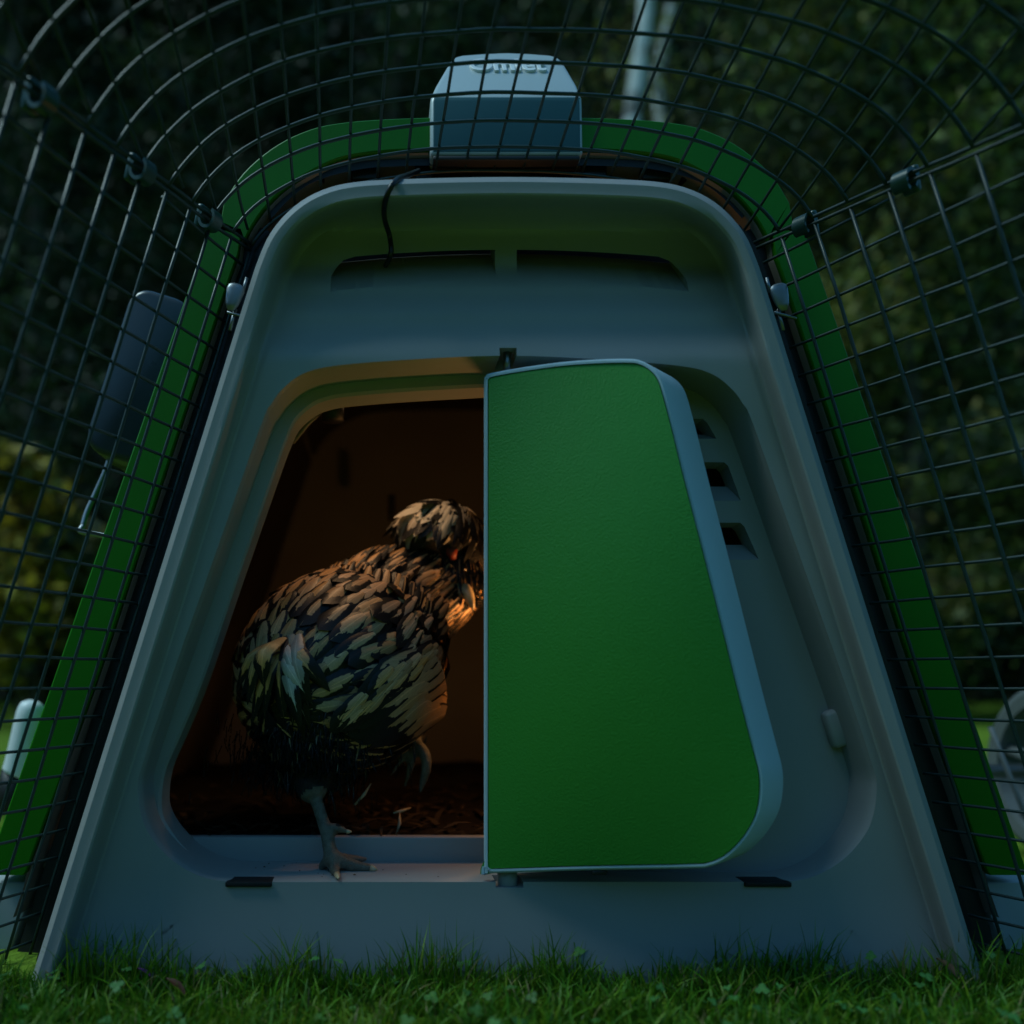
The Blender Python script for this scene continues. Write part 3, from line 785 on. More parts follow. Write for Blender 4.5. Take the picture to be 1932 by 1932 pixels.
# ------------------------------------------------------------------ control box on the ridge with raised lettering
def control_box():
    yb = .054
    zf = W(0, 180, yb).z
    root = thing('control_box', 'pale blue-grey box with sloped top and raised lettering over the coop', 'control box', W(956, 292, yb + .03))
    pts = [(812, 292), (812, 182), (822, 160), (848, 116), (856, 107), (870, 103), (910, 100), (956, 98), (1002, 100), (1040, 103), (1054, 107), (1064, 116), (1090, 160), (1099, 182), (1101, 292)]
    def yof(v): return yb + max(0.0, v.z - zf) * .72
    F0 = []
    for a, b in pts:
        # solve so that the sloped part projects where it should
        v = W(a, b, yb)
        for _ in range(60): v = W(a, b, yof(v))
        F0.append(v)
    bm = bmesh.new()
    # front is two faces: upright and sloped
    vf = [bm.verts.new(v) for v in F0]
    bk = [bm.verts.new((v.x, yb + .090, v.z)) for v in F0]
    n = len(vf)
    bm.faces.new([vf[0], vf[1], vf[-2], vf[-1]]); bm.faces.new(vf[1:-1]); bm.faces.new(bk[::-1])
    for i in range(n): j = (i + 1) % n; bm.faces.new((vf[i], vf[j], bk[j], bk[i]))
    bmesh.ops.recalc_face_normals(bm, faces=bm.faces)
    bmesh.ops.bevel(bm, geom=[e for e in bm.edges if e.calc_face_angle(0) > R(8)], offset=.0045, segments=4, profile=.5, affect='EDGES')
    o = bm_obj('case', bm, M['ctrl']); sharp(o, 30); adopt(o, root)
    o.data.materials.append(M['ctrl_shade'])
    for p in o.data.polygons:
        if p.normal.y < -.9 and p.center.z < zf - .001: p.material_index = 1  # shade of the upright front put into its colour
    # raised lettering
    cu = bpy.data.curves.new('letters', 'FONT'); cu.body = 'Omlet'; cu.size = .036; cu.extrude = .0016; cu.bevel_depth = .0005; cu.bevel_resolution = 1; cu.align_x = 'CENTER'; cu.align_y = 'CENTER'; cu.offset = .0005
    to = bpy.data.objects.new('tmp', cu); C.objects.link(to)
    dg = bpy.context.evaluated_depsgraph_get(); dg.update()
    me = bpy.data.meshes.new_from_object(to.evaluated_get(dg)); bpy.data.objects.remove(to)
    ang = math.atan2(1.0, .72)                         # slope of the face
    up = Vector((0, math.cos(ang), math.sin(ang))).normalized(); right = Vector((1, 0, 0)); nn = right.cross(up)
    pos = W(957, 126, 0)
    for _ in range(60): pos = W(957, 126, yof(pos))
    xs = [v.co.x for v in me.vertices]; ys = [v.co.y for v in me.vertices]
    wt = max(xs) - min(xs); ht = max(ys) - min(ys)
    sx = (W(1035, 0, .03).x - W(880, 0, .03).x) / wt; sy = .030 / ht
    mt = Matrix((( right.x * sx, up.x * sy, nn.x, pos.x), (right.y * sx, up.y * sy, nn.y, pos.y), (right.z * sx, up.z * sy, nn.z, pos.z), (0, 0, 0, 1)))
    cxm = (max(xs) + min(xs)) / 2; cym = (max(ys) + min(ys)) / 2
    me.transform(Matrix.Translation((-cxm, -cym, 0))); me.transform(mt)
    lo = bpy.data.objects.new('lettering', me); C.objects.link(lo); me.materials.append(M['white']); adopt(lo, root)
    # black sheet standing in for the shade under the box
    g = box_geo(W(956, 292, yb) + Vector((0, .046, -.0025)), (.134, .092, .004), .001); f = mesh_obj('underside_shade', *g, M['black']); adopt(f, root)
    return root
control_box()
cab = catmull([W(790, 322, .055), W(768, 331, .030), W(748, 340, -.026), W(733, 362, -.032), W(725, 390, -.018), W(726, 415, .000), W(735, 445, .016), W(738, 470, .016), W(735, 486, .020), W(728, 500, .045)], 6)
tag(mesh_obj('power_cable', *tube(cab, .0023, 10), M['cable']), 'thin black cable hanging from the coop roof into the vent slot', 'cable')

# ------------------------------------------------------------------ side box and wire bail
def side_box():
    root = thing('storage_box', 'slate grey rounded box on the left flank of the coop behind wire mesh', 'box', W(245, 712, .16))
    rot = Matrix.Rotation(R(17.5), 3, 'Y')
    c = W(290, 745, .16)
    for nm, off, sz, m in (('cover', Vector((0, -.026, 0)), (.064, .060, .168), M['darkbox']), ('back_shell', Vector((0, .034, 0)), (.061, .056, .164), M['darkbox'])):
        bm = bmesh.new(); bmesh.ops.create_cube(bm, size=1)
        for v in bm.verts: v.co = Vector((v.co.x * sz[0], v.co.y * sz[1], v.co.z * sz[2]))
        bmesh.ops.bevel(bm, geom=[e for e in bm.edges if abs(e.verts[0].co.y - e.verts[1].co.y) > .01], offset=.020, segments=6, profile=.5, affect='EDGES')
        bmesh.ops.bevel(bm, geom=[e for e in bm.edges if e.calc_face_angle(0) > R(60)], offset=.006, segments=3, profile=.5, affect='EDGES')
        bmesh.ops.transform(bm, matrix=rot.to_4x4(), verts=bm.verts); bmesh.ops.translate(bm, vec=c + off, verts=bm.verts)
        o = bm_obj(nm, bm, m); adopt(o, root)
    g = tube([c + rot @ Vector((.004, -.045, .080)), c + rot @ Vector((.0, -.03, .0815)), c + rot @ Vector((.002, .0, .0805))], .0016, 8)
    adopt(mesh_obj('clasp', *g, M['black']), root)
side_box()
bail = catmull([W(206, 868, .15), W(196, 895, .15), W(178, 935, .15), (W(163, 968, .148)), W(156, 992, .145), W(151, 1002, .14), W(168, 1006, .13), W(230, 1016, .11), W(290, 1024, .09)], 6)
tag(mesh_obj('wire_bail', *tube(bail, .0026, 10), M['steel']), 'bent bright steel wire bail below the slate grey box', 'wire')

# ------------------------------------------------------------------ wire mesh run
STEP = .027
def hoop_params(k):
    y = .040 - STEP * k
    hw = .2455 + .0138 * k; cx = W(956, 0, .04).x + .0016 * k
    zj = CZ + .403 - .0022 * k; zc = CZ + .4795 + .0050 * k
    return y, hw, cx, zj, zc
def arch_prof(k, n=64):
    y, hw, cx, zj, zc = hoop_params(k)
    P = []
    al = R(18); e = .85; ca, sa = math.cos(al) ** e, math.sin(al) ** e
    for i in range(n + 1):
        a = al + (math.pi - 2 * al) * i / n; c, s = math.cos(a), math.sin(a)
        x = -hw * math.copysign(abs(c) ** e, c) / ca; z = zj + (zc - zj) * (abs(s) ** e - sa) / (1 - sa)
        P.append(Vector((cx + x, y, z)))
    return P
def side_pt(k, sgn, z):
    y, hw, cx, zj, zc = hoop_params(k)
    return Vector((cx + sgn * (hw + (zj - z) * .3135), y, z))
def by_len(P):
    L = [0]
    for a, b in zip(P, P[1:]): L.append(L[-1] + (b - a).length)
    return L
def at_len(P, L, s):
    if s <= 0: return P[0]
    for i in range(len(P) - 1):
        if L[i + 1] >= s: return P[i].lerp(P[i + 1], (s - L[i]) / max(1e-9, L[i + 1] - L[i]))
    return P[-1]
K0, K1 = -1, 19
WR = .00136
rw_ = random.Random(11)
def wob(p, s=.0009): return p + Vector((pnoise(p * 21) * s, pnoise(p * 21 + Vector((9, 0, 0))) * s, pnoise(p * 21 + Vector((0, 9, 0))) * s))
def run_mesh():
    top = thing('mesh_arch_panel', 'arched wire mesh roof panel of the run over the coop front', 'wire mesh', (W(956, 0, .04).x, .04, CZ + .40))
    left = thing('mesh_side_panel', 'flat wire mesh side panel of the run left of the coop', 'wire mesh', side_pt(0, -1, 0), 'side panels of the run')
    right = thing('mesh_side_panel', 'flat wire mesh side panel of the run right of the coop', 'wire mesh', side_pt(0, 1, 0), 'side panels of the run')
    def wire(pts, root, r=WR, nm='wire'):
        o = mesh_obj(nm, *tube([wob(p) for p in pts], r, 7), M['wire']); adopt(o, root)
    for k in range(K0, K1 + 1):
        wire([p for p in arch_prof(k, 48)], top, WR * 1.08)
        for sgn, root in ((-1, left), (1, right)):
            zj = hoop_params(k)[3]
            wire([side_pt(k, sgn, lerp(zj - .004, -.01, i / 10)) for i in range(11)], root, WR * 1.08)
    ks = [K0 + (K1 - K0) * i / 40 for i in range(41)]
    profs = []
    for k in ks:
        P = arch_prof(k, 64); L = by_len(P); profs.append((P, L))
    sp = .0272
    dz = Vector((0, 0, -.0022))
    for j in range(-26, 27):
        s = j * sp - .006
        pts = []
        for k, (P, L) in zip(ks, profs):
            q = L[-1] / 2 + s
            if 0 < q < L[-1]: pts.append(at_len(P, L, q) - dz)
        if len(pts) > 2: wire(pts, top)
    for sgn, root in ((-1, left), (1, right)):
        z = .012
        while z < .70:
            pts = []
            for k in ks:
                if z < hoop_params(k)[3] - .009:
                    p = side_pt(k, sgn, z); pts.append(p + Vector((sgn * .0024, 0, 0)))
            if len(pts) > 2: wire(pts, root)
            z += .0262
        # edge wires along the joint
        wire([side_pt(k, sgn, hoop_params(k)[3] - .0045) for k in ks], root, WR * 1.15, 'edge_wire')
        wire([side_pt(k, sgn, hoop_params(k)[3] - .001) + Vector((0, 0, .002)) for k in ks], top, WR * 1.15, 'edge_wire')
run_mesh()
def clip(k, sgn, label):
    c = side_pt(k, sgn, hoop_params(k)[3] - .003)
    root = thing('mesh_clip', label, 'clip', c, 'clips joining the mesh panels')
    ax = (side_pt(k + 1, sgn, hoop_params(k + 1)[3]) - side_pt(k, sgn, hoop_params(k)[3])).normalized()
    side = Vector((sgn, 0, .3)).cross(ax).normalized(); up = ax.cross(side).normalized()
    V, F = [], []
    n = 22
    for i in range(n + 1):                      # open C-shaped jaw
        a = R(40) + R(290) * i / n
        d = side * math.cos(a) + up * math.sin(a)
        for r_, l in ((.0088, -.006), (.0088, .006), (.0062, .006), (.0062, -.006)): V.append(c + d * r_ + ax * l)
    for i in range(n):
        for q in range(4): F.append((i * 4 + q, i * 4 + (q + 1) % 4, (i + 1) * 4 + (q + 1) % 4, (i + 1) * 4 + q))
    F += [(0, 1, 2, 3), (n * 4 + 3, n * 4 + 2, n * 4 + 1, n * 4)]
    o = mesh_obj('jaw', V, F, M['clip']); sharp(o, 40); adopt(o, root)
    g = box_geo((0, 0, 0), (.012, .020, .006), .0018)
    rot = Matrix((ax, side, up)).transposed()
    b = mesh_obj('lever', [c + rot @ v + up * .0095 for v in g[0]], g[1], M['clip']); adopt(b, root)
clip(1.1, -1, 'dark green clip nearest the coop on the left mesh joint'); clip(4.0, -1, 'middle dark green clip on the left mesh joint'); clip(7.3, -1, 'blurred dark clip nearest the camera on the left mesh joint')
clip(0.7, 1, 'dark green clip on the right mesh joint against the green band'); clip(3.4, 1, 'dark green clip farther out on the right mesh joint')

# ------------------------------------------------------------------ the hen
def hen():
    root = thing('hen', 'gold and black laced hen with cream crest stepping through the coop door', 'hen', W(640, 1642, .03))
    a = Vector((.50, .80, .30)).normalized()               # tail -> head
    r = a.cross(Vector((0, 0, 1))).normalized(); u = r.cross(a).normalized()
    Bc = W(646, 1268, .128)
    ra, rr, ru = .120, .097, .101
    basis = Matrix((a, r, u)).transposed()
    def ell(p):                                             # to unit-sphere space
        q = basis.transposed() @ (p - Bc); return Vector((q.x / ra, q.y / rr, q.z / ru))
    def unell(q): return Bc + basis @ Vector((q.x * ra, q.y * rr, q.z * ru))
    def nrm_at(p):
        q = ell(p); return (basis @ Vector((q.x / ra, q.y / rr, q.z / ru))).normalized()
    def surf(px, py, lift=0.0):
        d = (W(px, py, 0) - camp).normalized()
        o = basis.transposed() @ (camp - Bc); dd = basis.transposed() @ d
        o = Vector((o.x / ra, o.y / rr, o.z / ru)); e = Vector((dd.x / ra, dd.y / rr, dd.z / ru))
        A, B, Cq = e.dot(e), 2 * o.dot(e), o.dot(o) - 1
        disc = B * B - 4 * A * Cq
        t = (-B - math.sqrt(max(disc, 0))) / (2 * A)
        p = camp + d * t; n = nrm_at(p); return p + n * lift, n
    # ---------- body: one continuous surface
    prim = []
    def blob(c, rad, rot=None, seg=20):
        bm = bmesh.new(); bmesh.ops.create_uvsphere(bm, u_segments=seg, v_segments=seg // 2 + 2, radius=1)
        for v in bm.verts:
            q = Vector((v.co.x * rad[0], v.co.y * rad[1], v.co.z * rad[2])); v.co = Vector(c) + ((rot @ q) if rot else q)
        bm.verts.ensure_lookup_table()
        prim.append(([v.co.copy() for v in bm.verts], [tuple(v.index for v in f.verts) for f in bm.faces])); bm.free()
    def limb(pts, rads, seg=12):
        P = catmull(pts, 5); n = len(P); m = len(rads)
        rd = [ramp(i / (n - 1) * (m - 1), [(k, rads[k]) for k in range(m)]) for i in range(n)]
        prim.append(tube(P, .01, seg, rad=rd))
        blob(P[0], (rd[0],) * 3, seg=10); blob(P[-1], (rd[-1],) * 3, seg=10)
    blob(Bc, (ra * .97, rr * .96, ru * .96), basis, 28)
    blob(unell(Vector((-.55, 0, -.30))), (.046, .048, .046))
    nb = unell(Vector((.72, 0, .42))); hd_c = W(862, 1066, .205)
    limb([unell(Vector((.45, 0, .15))), nb, W(822, 1105, .215), hd_c], [.075, .058, .042, .034])
    blob(hd_c, (.032, .036, .034))
    crest_c = W(826, 1004, .196); blob(crest_c, (.042, .044, .031))
    # standing leg: thigh, hock, shank, toes
    hip = W(640, 1380, .115)
    hock = W(588, 1484, .072)
    ank = W(616, 1572, .046); foot = W(626, 1622, .036)
    limb([hip, W(600, 1440, .09), hock], [.050, .034, .016])
    limb([hock, W(600, 1520, .062), ank, foot], [.0080, .0060, .0062, .0070])
    zt = ZS + .004
    def gnd(px, py):                          # point on the sill under that pixel
        d = W(px, py, 0) - camp; t = (zt - camp.z) / d.z; return camp + d * t
    ft = Vector((foot.x, foot.y, zt + .010))
    tips = []
    for pts, rads in (([foot, ft, gnd(631, 1640) , gnd(637, 1653)], [.0070, .0062, .005, .0025]), ([foot, ft, W(662, 1632, .038), W(702, 1638, .036)], [.007, .0068, .0062, .0035]), ([foot, ft, W(655, 1621, .055), W(690, 1621, .062)], [.0068, .006, .0052, .003]), ([ank, W(634, 1562, .046), W(656, 1569, .046)], [.0060, .0052, .0024]), ([foot, ft, W(606, 1636, .042)], [.008, .006, .004])):
        limb(pts, rads, 10)
    # lifted leg
    hk2 = W(778, 1372, .150); ft2 = W(783, 1402, .132)
    limb([W(720, 1350, .16), W(755, 1372, .165), hk2], [.052, .036, .014])
    limb([hk2, ft2], [.0078, .0075])
    for pts, rads in (([ft2, W(801, 1422, .120), W(804, 1450, .116), W(793, 1492, .118)], [.0068, .0062, .0056, .0028]), ([ft2, W(776, 1440, .126), W(764, 1482, .130)], [.0052, .0044, .0022]), ([ft2, W(762, 1428, .130), W(738, 1462, .132)], [.0045, .0034, .0020])):
        limb(pts, rads, 10)
    V, F = join(prim)
    o = mesh_obj('tmp_body', V, F)
    m = o.modifiers.new('r', 'REMESH'); m.mode = 'VOXEL'; m.voxel_size = .0026; m.use_smooth_shade = True
    s = o.modifiers.new('s', 'SMOOTH'); s.factor = .5; s.iterations = 4
    dg = bpy.context.evaluated_depsgraph_get(); dg.update()
    me = bpy.data.meshes.new_from_object(o.evaluated_get(dg)); old = o.data; bpy.data.objects.remove(o); bpy.data.meshes.remove(old)
    me.name = 'body'; me.materials.clear(); me.materials.append(M['down']); me.materials.append(M['shank'])
    leg_lim = hock.z + .006
    idx = []
    for p in me.polygons:
        c = p.center
        tt = max(0, min(1, (c - hock).dot(ank - hock) / (ank - hock).length_squared)); st = c.z < hock.z + .002 and ((c - hock.lerp(ank, tt)).length < .0125 or c.z < ank.z + .006) and c.y < .09
        lf = c.z < ft2.z + .012 and c.x > W(735, 0, .13).x and c.y < .148 and c.z < W(0, 1388, .14).z
        idx.append(1 if (st or lf) else 0)
    me.polygons.foreach_set('material_index', idx); me.polygons.foreach_set('use_smooth', [True] * len(me.polygons))
    body = bpy.data.objects.new('body', me); C.objects.link(body); adopt(body, root)
    # claws
    for i, (p0, p1, rad) in enumerate(((gnd(636, 1650), gnd(638, 1658), .0030), (W(700, 1638, .036), W(712, 1641, .034), .0036), (W(654, 1569, .046), W(664, 1569, .046), .0024))):
        adopt(mesh_obj('claw', *tube([p0, p0.lerp(p1, .5), p1], .003, 8, rad=[rad, rad * .7, rad * .2]), M['horn']), root)
    # ---------- feathers
    rnd = random.Random(5)
    def feather(acc, base, tip_dir, normal, length, width, col, curl=.12, bow=.18, nl=6, path=None):
        V, F, U, Cc = acc
        t = tip_dir.normalized(); n = (normal - t * normal.dot(t)).normalized(); s = t.cross(n).normalized()
        b0 = len(V)
        for i in range(nl + 1):
            v = i / nl
            if path: c = path[i]
            else: c = base + t * (length * v) - n * (length * curl * v * v)
            wprof = (math.sin(math.pi * min(1, (v * .80 + .12))) ** .75) * (1 if v < .72 else math.sqrt(max(0, 1 - ((v - .72) / .285) ** 2)))
            hw = width * .5 * wprof
            for k in range(5):
                uu = -1 + k * .5
                V.append(c + s * (uu * hw) - n * (abs(uu) ** 2 * hw * bow) + n * .0006 * math.sin(9 * uu + v * 5))
                U.append((uu * .5 + .5, v)); Cc.append(col)
        for i in range(nl):
            for k in range(4): F.append((b0 + i * 5 + k, b0 + i * 5 + k + 1, b0 + (i + 1) * 5 + k + 1, b0 + (i + 1) * 5 + k))
    def finish(acc, name, label=None):
        V, F, U, Cc = acc
        o = mesh_obj(name, V, F, M['feather'], None, uvs=U, cols=Cc); o['kind'] = 'stuff'
        if label: o['label'] = label
        return adopt(o, root)
    acc = ([], [], [], [])
    phi = .55; row = 0
    while phi < 2.92:
        circ = 2 * math.pi * math.sin(phi) * .104
        big = sstep(1.75, .9, phi) if phi < 1.75 else 0
        big = max(0.0, 1 - (phi - .55) / 1.1) if phi < 1.65 else 0.0
        width = .0250 + .024 * big; length = .041 + .022 * big
        width *= rnd.uniform(.92, 1.08); cnt = max(6, int(circ / (width * .74)))
        for k in range(cnt):
            lam = 2 * math.pi * (k + (.5 if row % 2 else 0)) / cnt + rnd.uniform(-.05, .05)
            ph = phi + rnd.uniform(-.06, .06); lw = rnd.uniform(.82, 1.2)
            q = Vector((math.cos(ph), math.sin(ph) * math.sin(lam), math.sin(ph) * math.cos(lam)))
            p = unell(q); n = nrm_at(p)
            tq = Vector((-math.sin(ph), math.cos(ph) * math.sin(lam), math.cos(ph) * math.cos(lam)))
            t = (unell(q + tq * .05) - p).normalized()
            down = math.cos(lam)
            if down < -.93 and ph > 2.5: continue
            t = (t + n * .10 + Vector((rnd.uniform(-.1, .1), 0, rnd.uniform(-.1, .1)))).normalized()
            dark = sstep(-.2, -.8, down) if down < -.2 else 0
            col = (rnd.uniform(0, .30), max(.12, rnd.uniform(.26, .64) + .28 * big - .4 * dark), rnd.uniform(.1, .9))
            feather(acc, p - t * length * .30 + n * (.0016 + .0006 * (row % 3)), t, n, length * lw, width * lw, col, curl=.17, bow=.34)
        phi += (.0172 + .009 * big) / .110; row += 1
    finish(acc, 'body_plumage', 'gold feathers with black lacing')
    # folded wing on the right flank
    acc = ([], [], [], [])
    wing_rows = [((806, 1238), (752, 1262), (704, 1300), (664, 1338)), ((816, 1252), (764, 1276), (706, 1322), (655, 1362)), ((824, 1268), (772, 1292), (710, 1342), (650, 1378)), ((830, 1288), (780, 1308), (722, 1356), (664, 1388)), ((833, 1308), (790, 1322), (738, 1366), (690, 1390)), ((834, 1326), (800, 1340), (756, 1372), (716, 1386)), ((834, 1342), (806, 1356), (774, 1374), (744, 1380))]
    for i, wr in enumerate(reversed(wing_rows)):
        pts = []
        for (x, y) in wr:
            p, n = surf(x, y, 0.0040 + .0008 * i); pts.append(p)
        P = catmull(pts, 4); idxs = [int(round(j * (len(P) - 1) / 10)) for j in range(11)]; path = [P[j] for j in idxs]
        n = surf(wr[1][0], wr[1][1])[1]
        feather(acc, path[0], path[-1] - path[0], n, 1, .036, (.10 + .2 * rnd.random(), .84, rnd.uniform(.2, .7)), nl=10, path=path, bow=.12)
    for i in range(30):                                    # wing coverts with narrow lacing
        x = rnd.uniform(770, 838); y = lerp(1130, 1262, rnd.random())
        p, n = surf(x, y, .006); p2, _ = surf(x - 24, y + 36, .007)
        feather(acc, p, (p2 - p), n, .040, .013, (rnd.uniform(.1, .4), rnd.uniform(.35, .65), rnd.random()), bow=.2)
    for i in range(34):
        f = rnd.random(); x = lerp(800, 676, f) + rnd.gauss(0, 8); y = lerp(1232, 1338, f) - rnd.uniform(0, 26)
        p, n = surf(x, y, .010); p2, _ = surf(x - 22, y + 24, .011)
        feather(acc, p, (p2 - p), n, rnd.uniform(.026, .036), rnd.uniform(.014, .020), (rnd.uniform(0, .3), rnd.uniform(.35, .75), rnd.random()), bow=.3)
    finish(acc, 'wing', 'folded buff wing with dark streaks')
    # tail
    acc = ([], [], [], [])
    tb, tn = surf(548, 1212, .004)
    for (tx, ty, lift, wd, c) in ((492, 1312, .020, .020, (.0, .85, .5)), (506, 1352, .016, .020, (.05, .70, .2)), (552, 1338, .010, .026, (.0, .25, .1)), (578, 1344, .014, .024, (.85, .80, .15)), (592, 1322, .012, .024, (.8, .85, .2)), (566, 1368, .008, .026, (.5, .75, .2)), (584, 1362, .010, .024, (.7, .8, .1)), (612, 1286, .008, .026, (.1, .75, .6)), (522, 1294, .026, .021, (.0, .9, .9))):
        for rep_ in range(3):
            p2, n2 = surf(tx + rnd.gauss(0, 7), ty + rnd.gauss(0, 12), lift + rnd.uniform(-.006, .004))
            st = tb + Vector((rnd.uniform(-.009, .009), rnd.uniform(-.004, .004), rnd.uniform(-.008, .006)))
            mid = st.lerp(p2, .5) + tn * (.013 + lift * .35)
            P = catmull([st, mid, p2], 6); path = [P[int(round(j * (len(P) - 1) / 8))] for j in range(9)]
            feather(acc, st, p2 - st, tn, 1, wd * rnd.uniform(.45, .75), (c[0], min(1, c[1] * rnd.uniform(.6, 1.1)), rnd.random()), nl=8, path=path, bow=.45)
    finish(acc, 'tail', 'short drooping tail of buff and cream feathers')
    # crest, hackle and beard
    acc = ([], [], [], [])
    for i in range(190):
        ph = math.acos(rnd.uniform(-.25, 1)); la = rnd.uniform(0, 6.28)
        n = Vector((math.sin(ph) * math.cos(la), math.sin(ph) * math.sin(la), math.cos(ph)))
        p = crest_c + Vector((n.x * .046, n.y * .044, n.z * .030 + .002))
        g = Vector((-.55 + .9 * n.x, -.35, -.75)); t = ((g - n * g.dot(n)).normalized() + n * .12 + Vector((rnd.gauss(0, .12), rnd.gauss(0, .12), rnd.gauss(0, .12)))).normalized()
        cream = 1 if n.x < .6 and n.z > -.2 and rnd.random() < .75 else 0
        feather(acc, p - t * .006, t, (n + t * .1), rnd.uniform(.026, .048), rnd.uniform(.012, .020), (.75 + .25 * rnd.random(), (rnd.choice((1.0, 1.0, .85)) if cream else .12), rnd.uniform(.2, .7)), curl=.34, bow=.4)
    finish(acc, 'crest', 'cream and black mop of crest feathers')
    acc = ([], [], [], [])
    neck = catmull([hd_c, W(822, 1105, .215), nb, unell(Vector((.45, 0, .25)))], 8); nr = [.040, .052, .066, .088]
    for i in range(620):
        f = rnd.random(); fi = f * (len(neck) - 1); j = min(len(neck) - 2, int(fi)); c = neck[j].lerp(neck[j + 1], fi - j)
        ax = (neck[j + 1] - neck[j]).normalized(); la = rnd.uniform(0, 6.28)
        e1 = ax.cross(Vector((0, 0, 1))).normalized(); e2 = ax.cross(e1)
        n = e1 * math.cos(la) + e2 * math.sin(la)
        rad = ramp(f * 3, [(k, nr[k]) for k in range(4)])
        p = c + n * rad; t = (ax + n * .16 + Vector((0, 0, -.25))).normalized()
        gold = rnd.random() < .25 + .4 * f
        feather(acc, p - t * .008, t, n, rnd.uniform(.026, .042), rnd.uniform(.009, .015), (rnd.uniform(0, .25), rnd.uniform(.35, .75) if gold else rnd.uniform(.05, .2), rnd.random()), curl=.12, bow=.4)
    finish(acc, 'hackle')
    acc = ([], [], [], [])
    for i in range(80):
        n = Vector((rnd.uniform(-.5, 1), rnd.uniform(-1, .3), rnd.uniform(-1, .1))).normalized()
        p = hd_c + Vector((n.x * .030, n.y * .034, n.z * .034)) ; t = (n * .5 + Vector((0, 0, -1))).normalized()
        feather(acc, p, t, n, rnd.uniform(.018, .032), .008, (.1, .10, rnd.random()), curl=.1)
    finish(acc, 'beard')
    # fluff under the rump and on the thigh
    acc = ([], [], [], [])
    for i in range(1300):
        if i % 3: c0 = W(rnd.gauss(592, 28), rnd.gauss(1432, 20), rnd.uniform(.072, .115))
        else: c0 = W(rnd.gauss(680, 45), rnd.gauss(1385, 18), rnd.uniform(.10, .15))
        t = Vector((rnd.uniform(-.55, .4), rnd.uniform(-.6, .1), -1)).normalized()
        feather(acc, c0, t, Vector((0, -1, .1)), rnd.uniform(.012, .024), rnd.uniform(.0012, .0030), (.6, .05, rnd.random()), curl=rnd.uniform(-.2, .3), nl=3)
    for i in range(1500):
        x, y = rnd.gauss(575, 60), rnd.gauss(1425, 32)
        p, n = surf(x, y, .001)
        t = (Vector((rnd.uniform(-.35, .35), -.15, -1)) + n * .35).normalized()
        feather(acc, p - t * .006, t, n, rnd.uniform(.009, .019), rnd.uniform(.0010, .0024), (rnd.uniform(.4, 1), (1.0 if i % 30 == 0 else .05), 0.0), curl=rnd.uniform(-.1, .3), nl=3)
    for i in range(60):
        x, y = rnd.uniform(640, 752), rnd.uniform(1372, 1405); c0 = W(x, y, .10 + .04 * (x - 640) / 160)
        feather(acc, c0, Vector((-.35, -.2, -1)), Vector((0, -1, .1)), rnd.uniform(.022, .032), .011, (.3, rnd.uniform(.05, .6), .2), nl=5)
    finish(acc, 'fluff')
    # beak, eye, bare face
    bp = [W(868, 1106, .178), W(880, 1118, .170), W(889, 1136, .166), W(892, 1152, .166)]
    adopt(mesh_obj('beak', *tube(catmull(bp, 4), .01, 14, rad=[.0085, .0084, .0082, .0078, .0072, .0066, .0059, .0051, .0042, .0033, .0023, .0013, .0005]), M['horn']), root)
    e = W(874, 1072, .172)
    adopt(mesh_obj('eye', *tube([e + Vector((0, y, 0)) for y in (-.0045, -.004, -.0025, 0, .004)], .004, 12, rad=[.0006, .0022, .0038, .0045, .004]), M['eye']), root)
    g = tube([W(846, 1030, .170), W(853, 1042, .168), W(856, 1056, .170)], .005, 10, rad=[.003, .0065, .003])
    adopt(mesh_obj('earlobe', *g, M['face']), root)
hen()

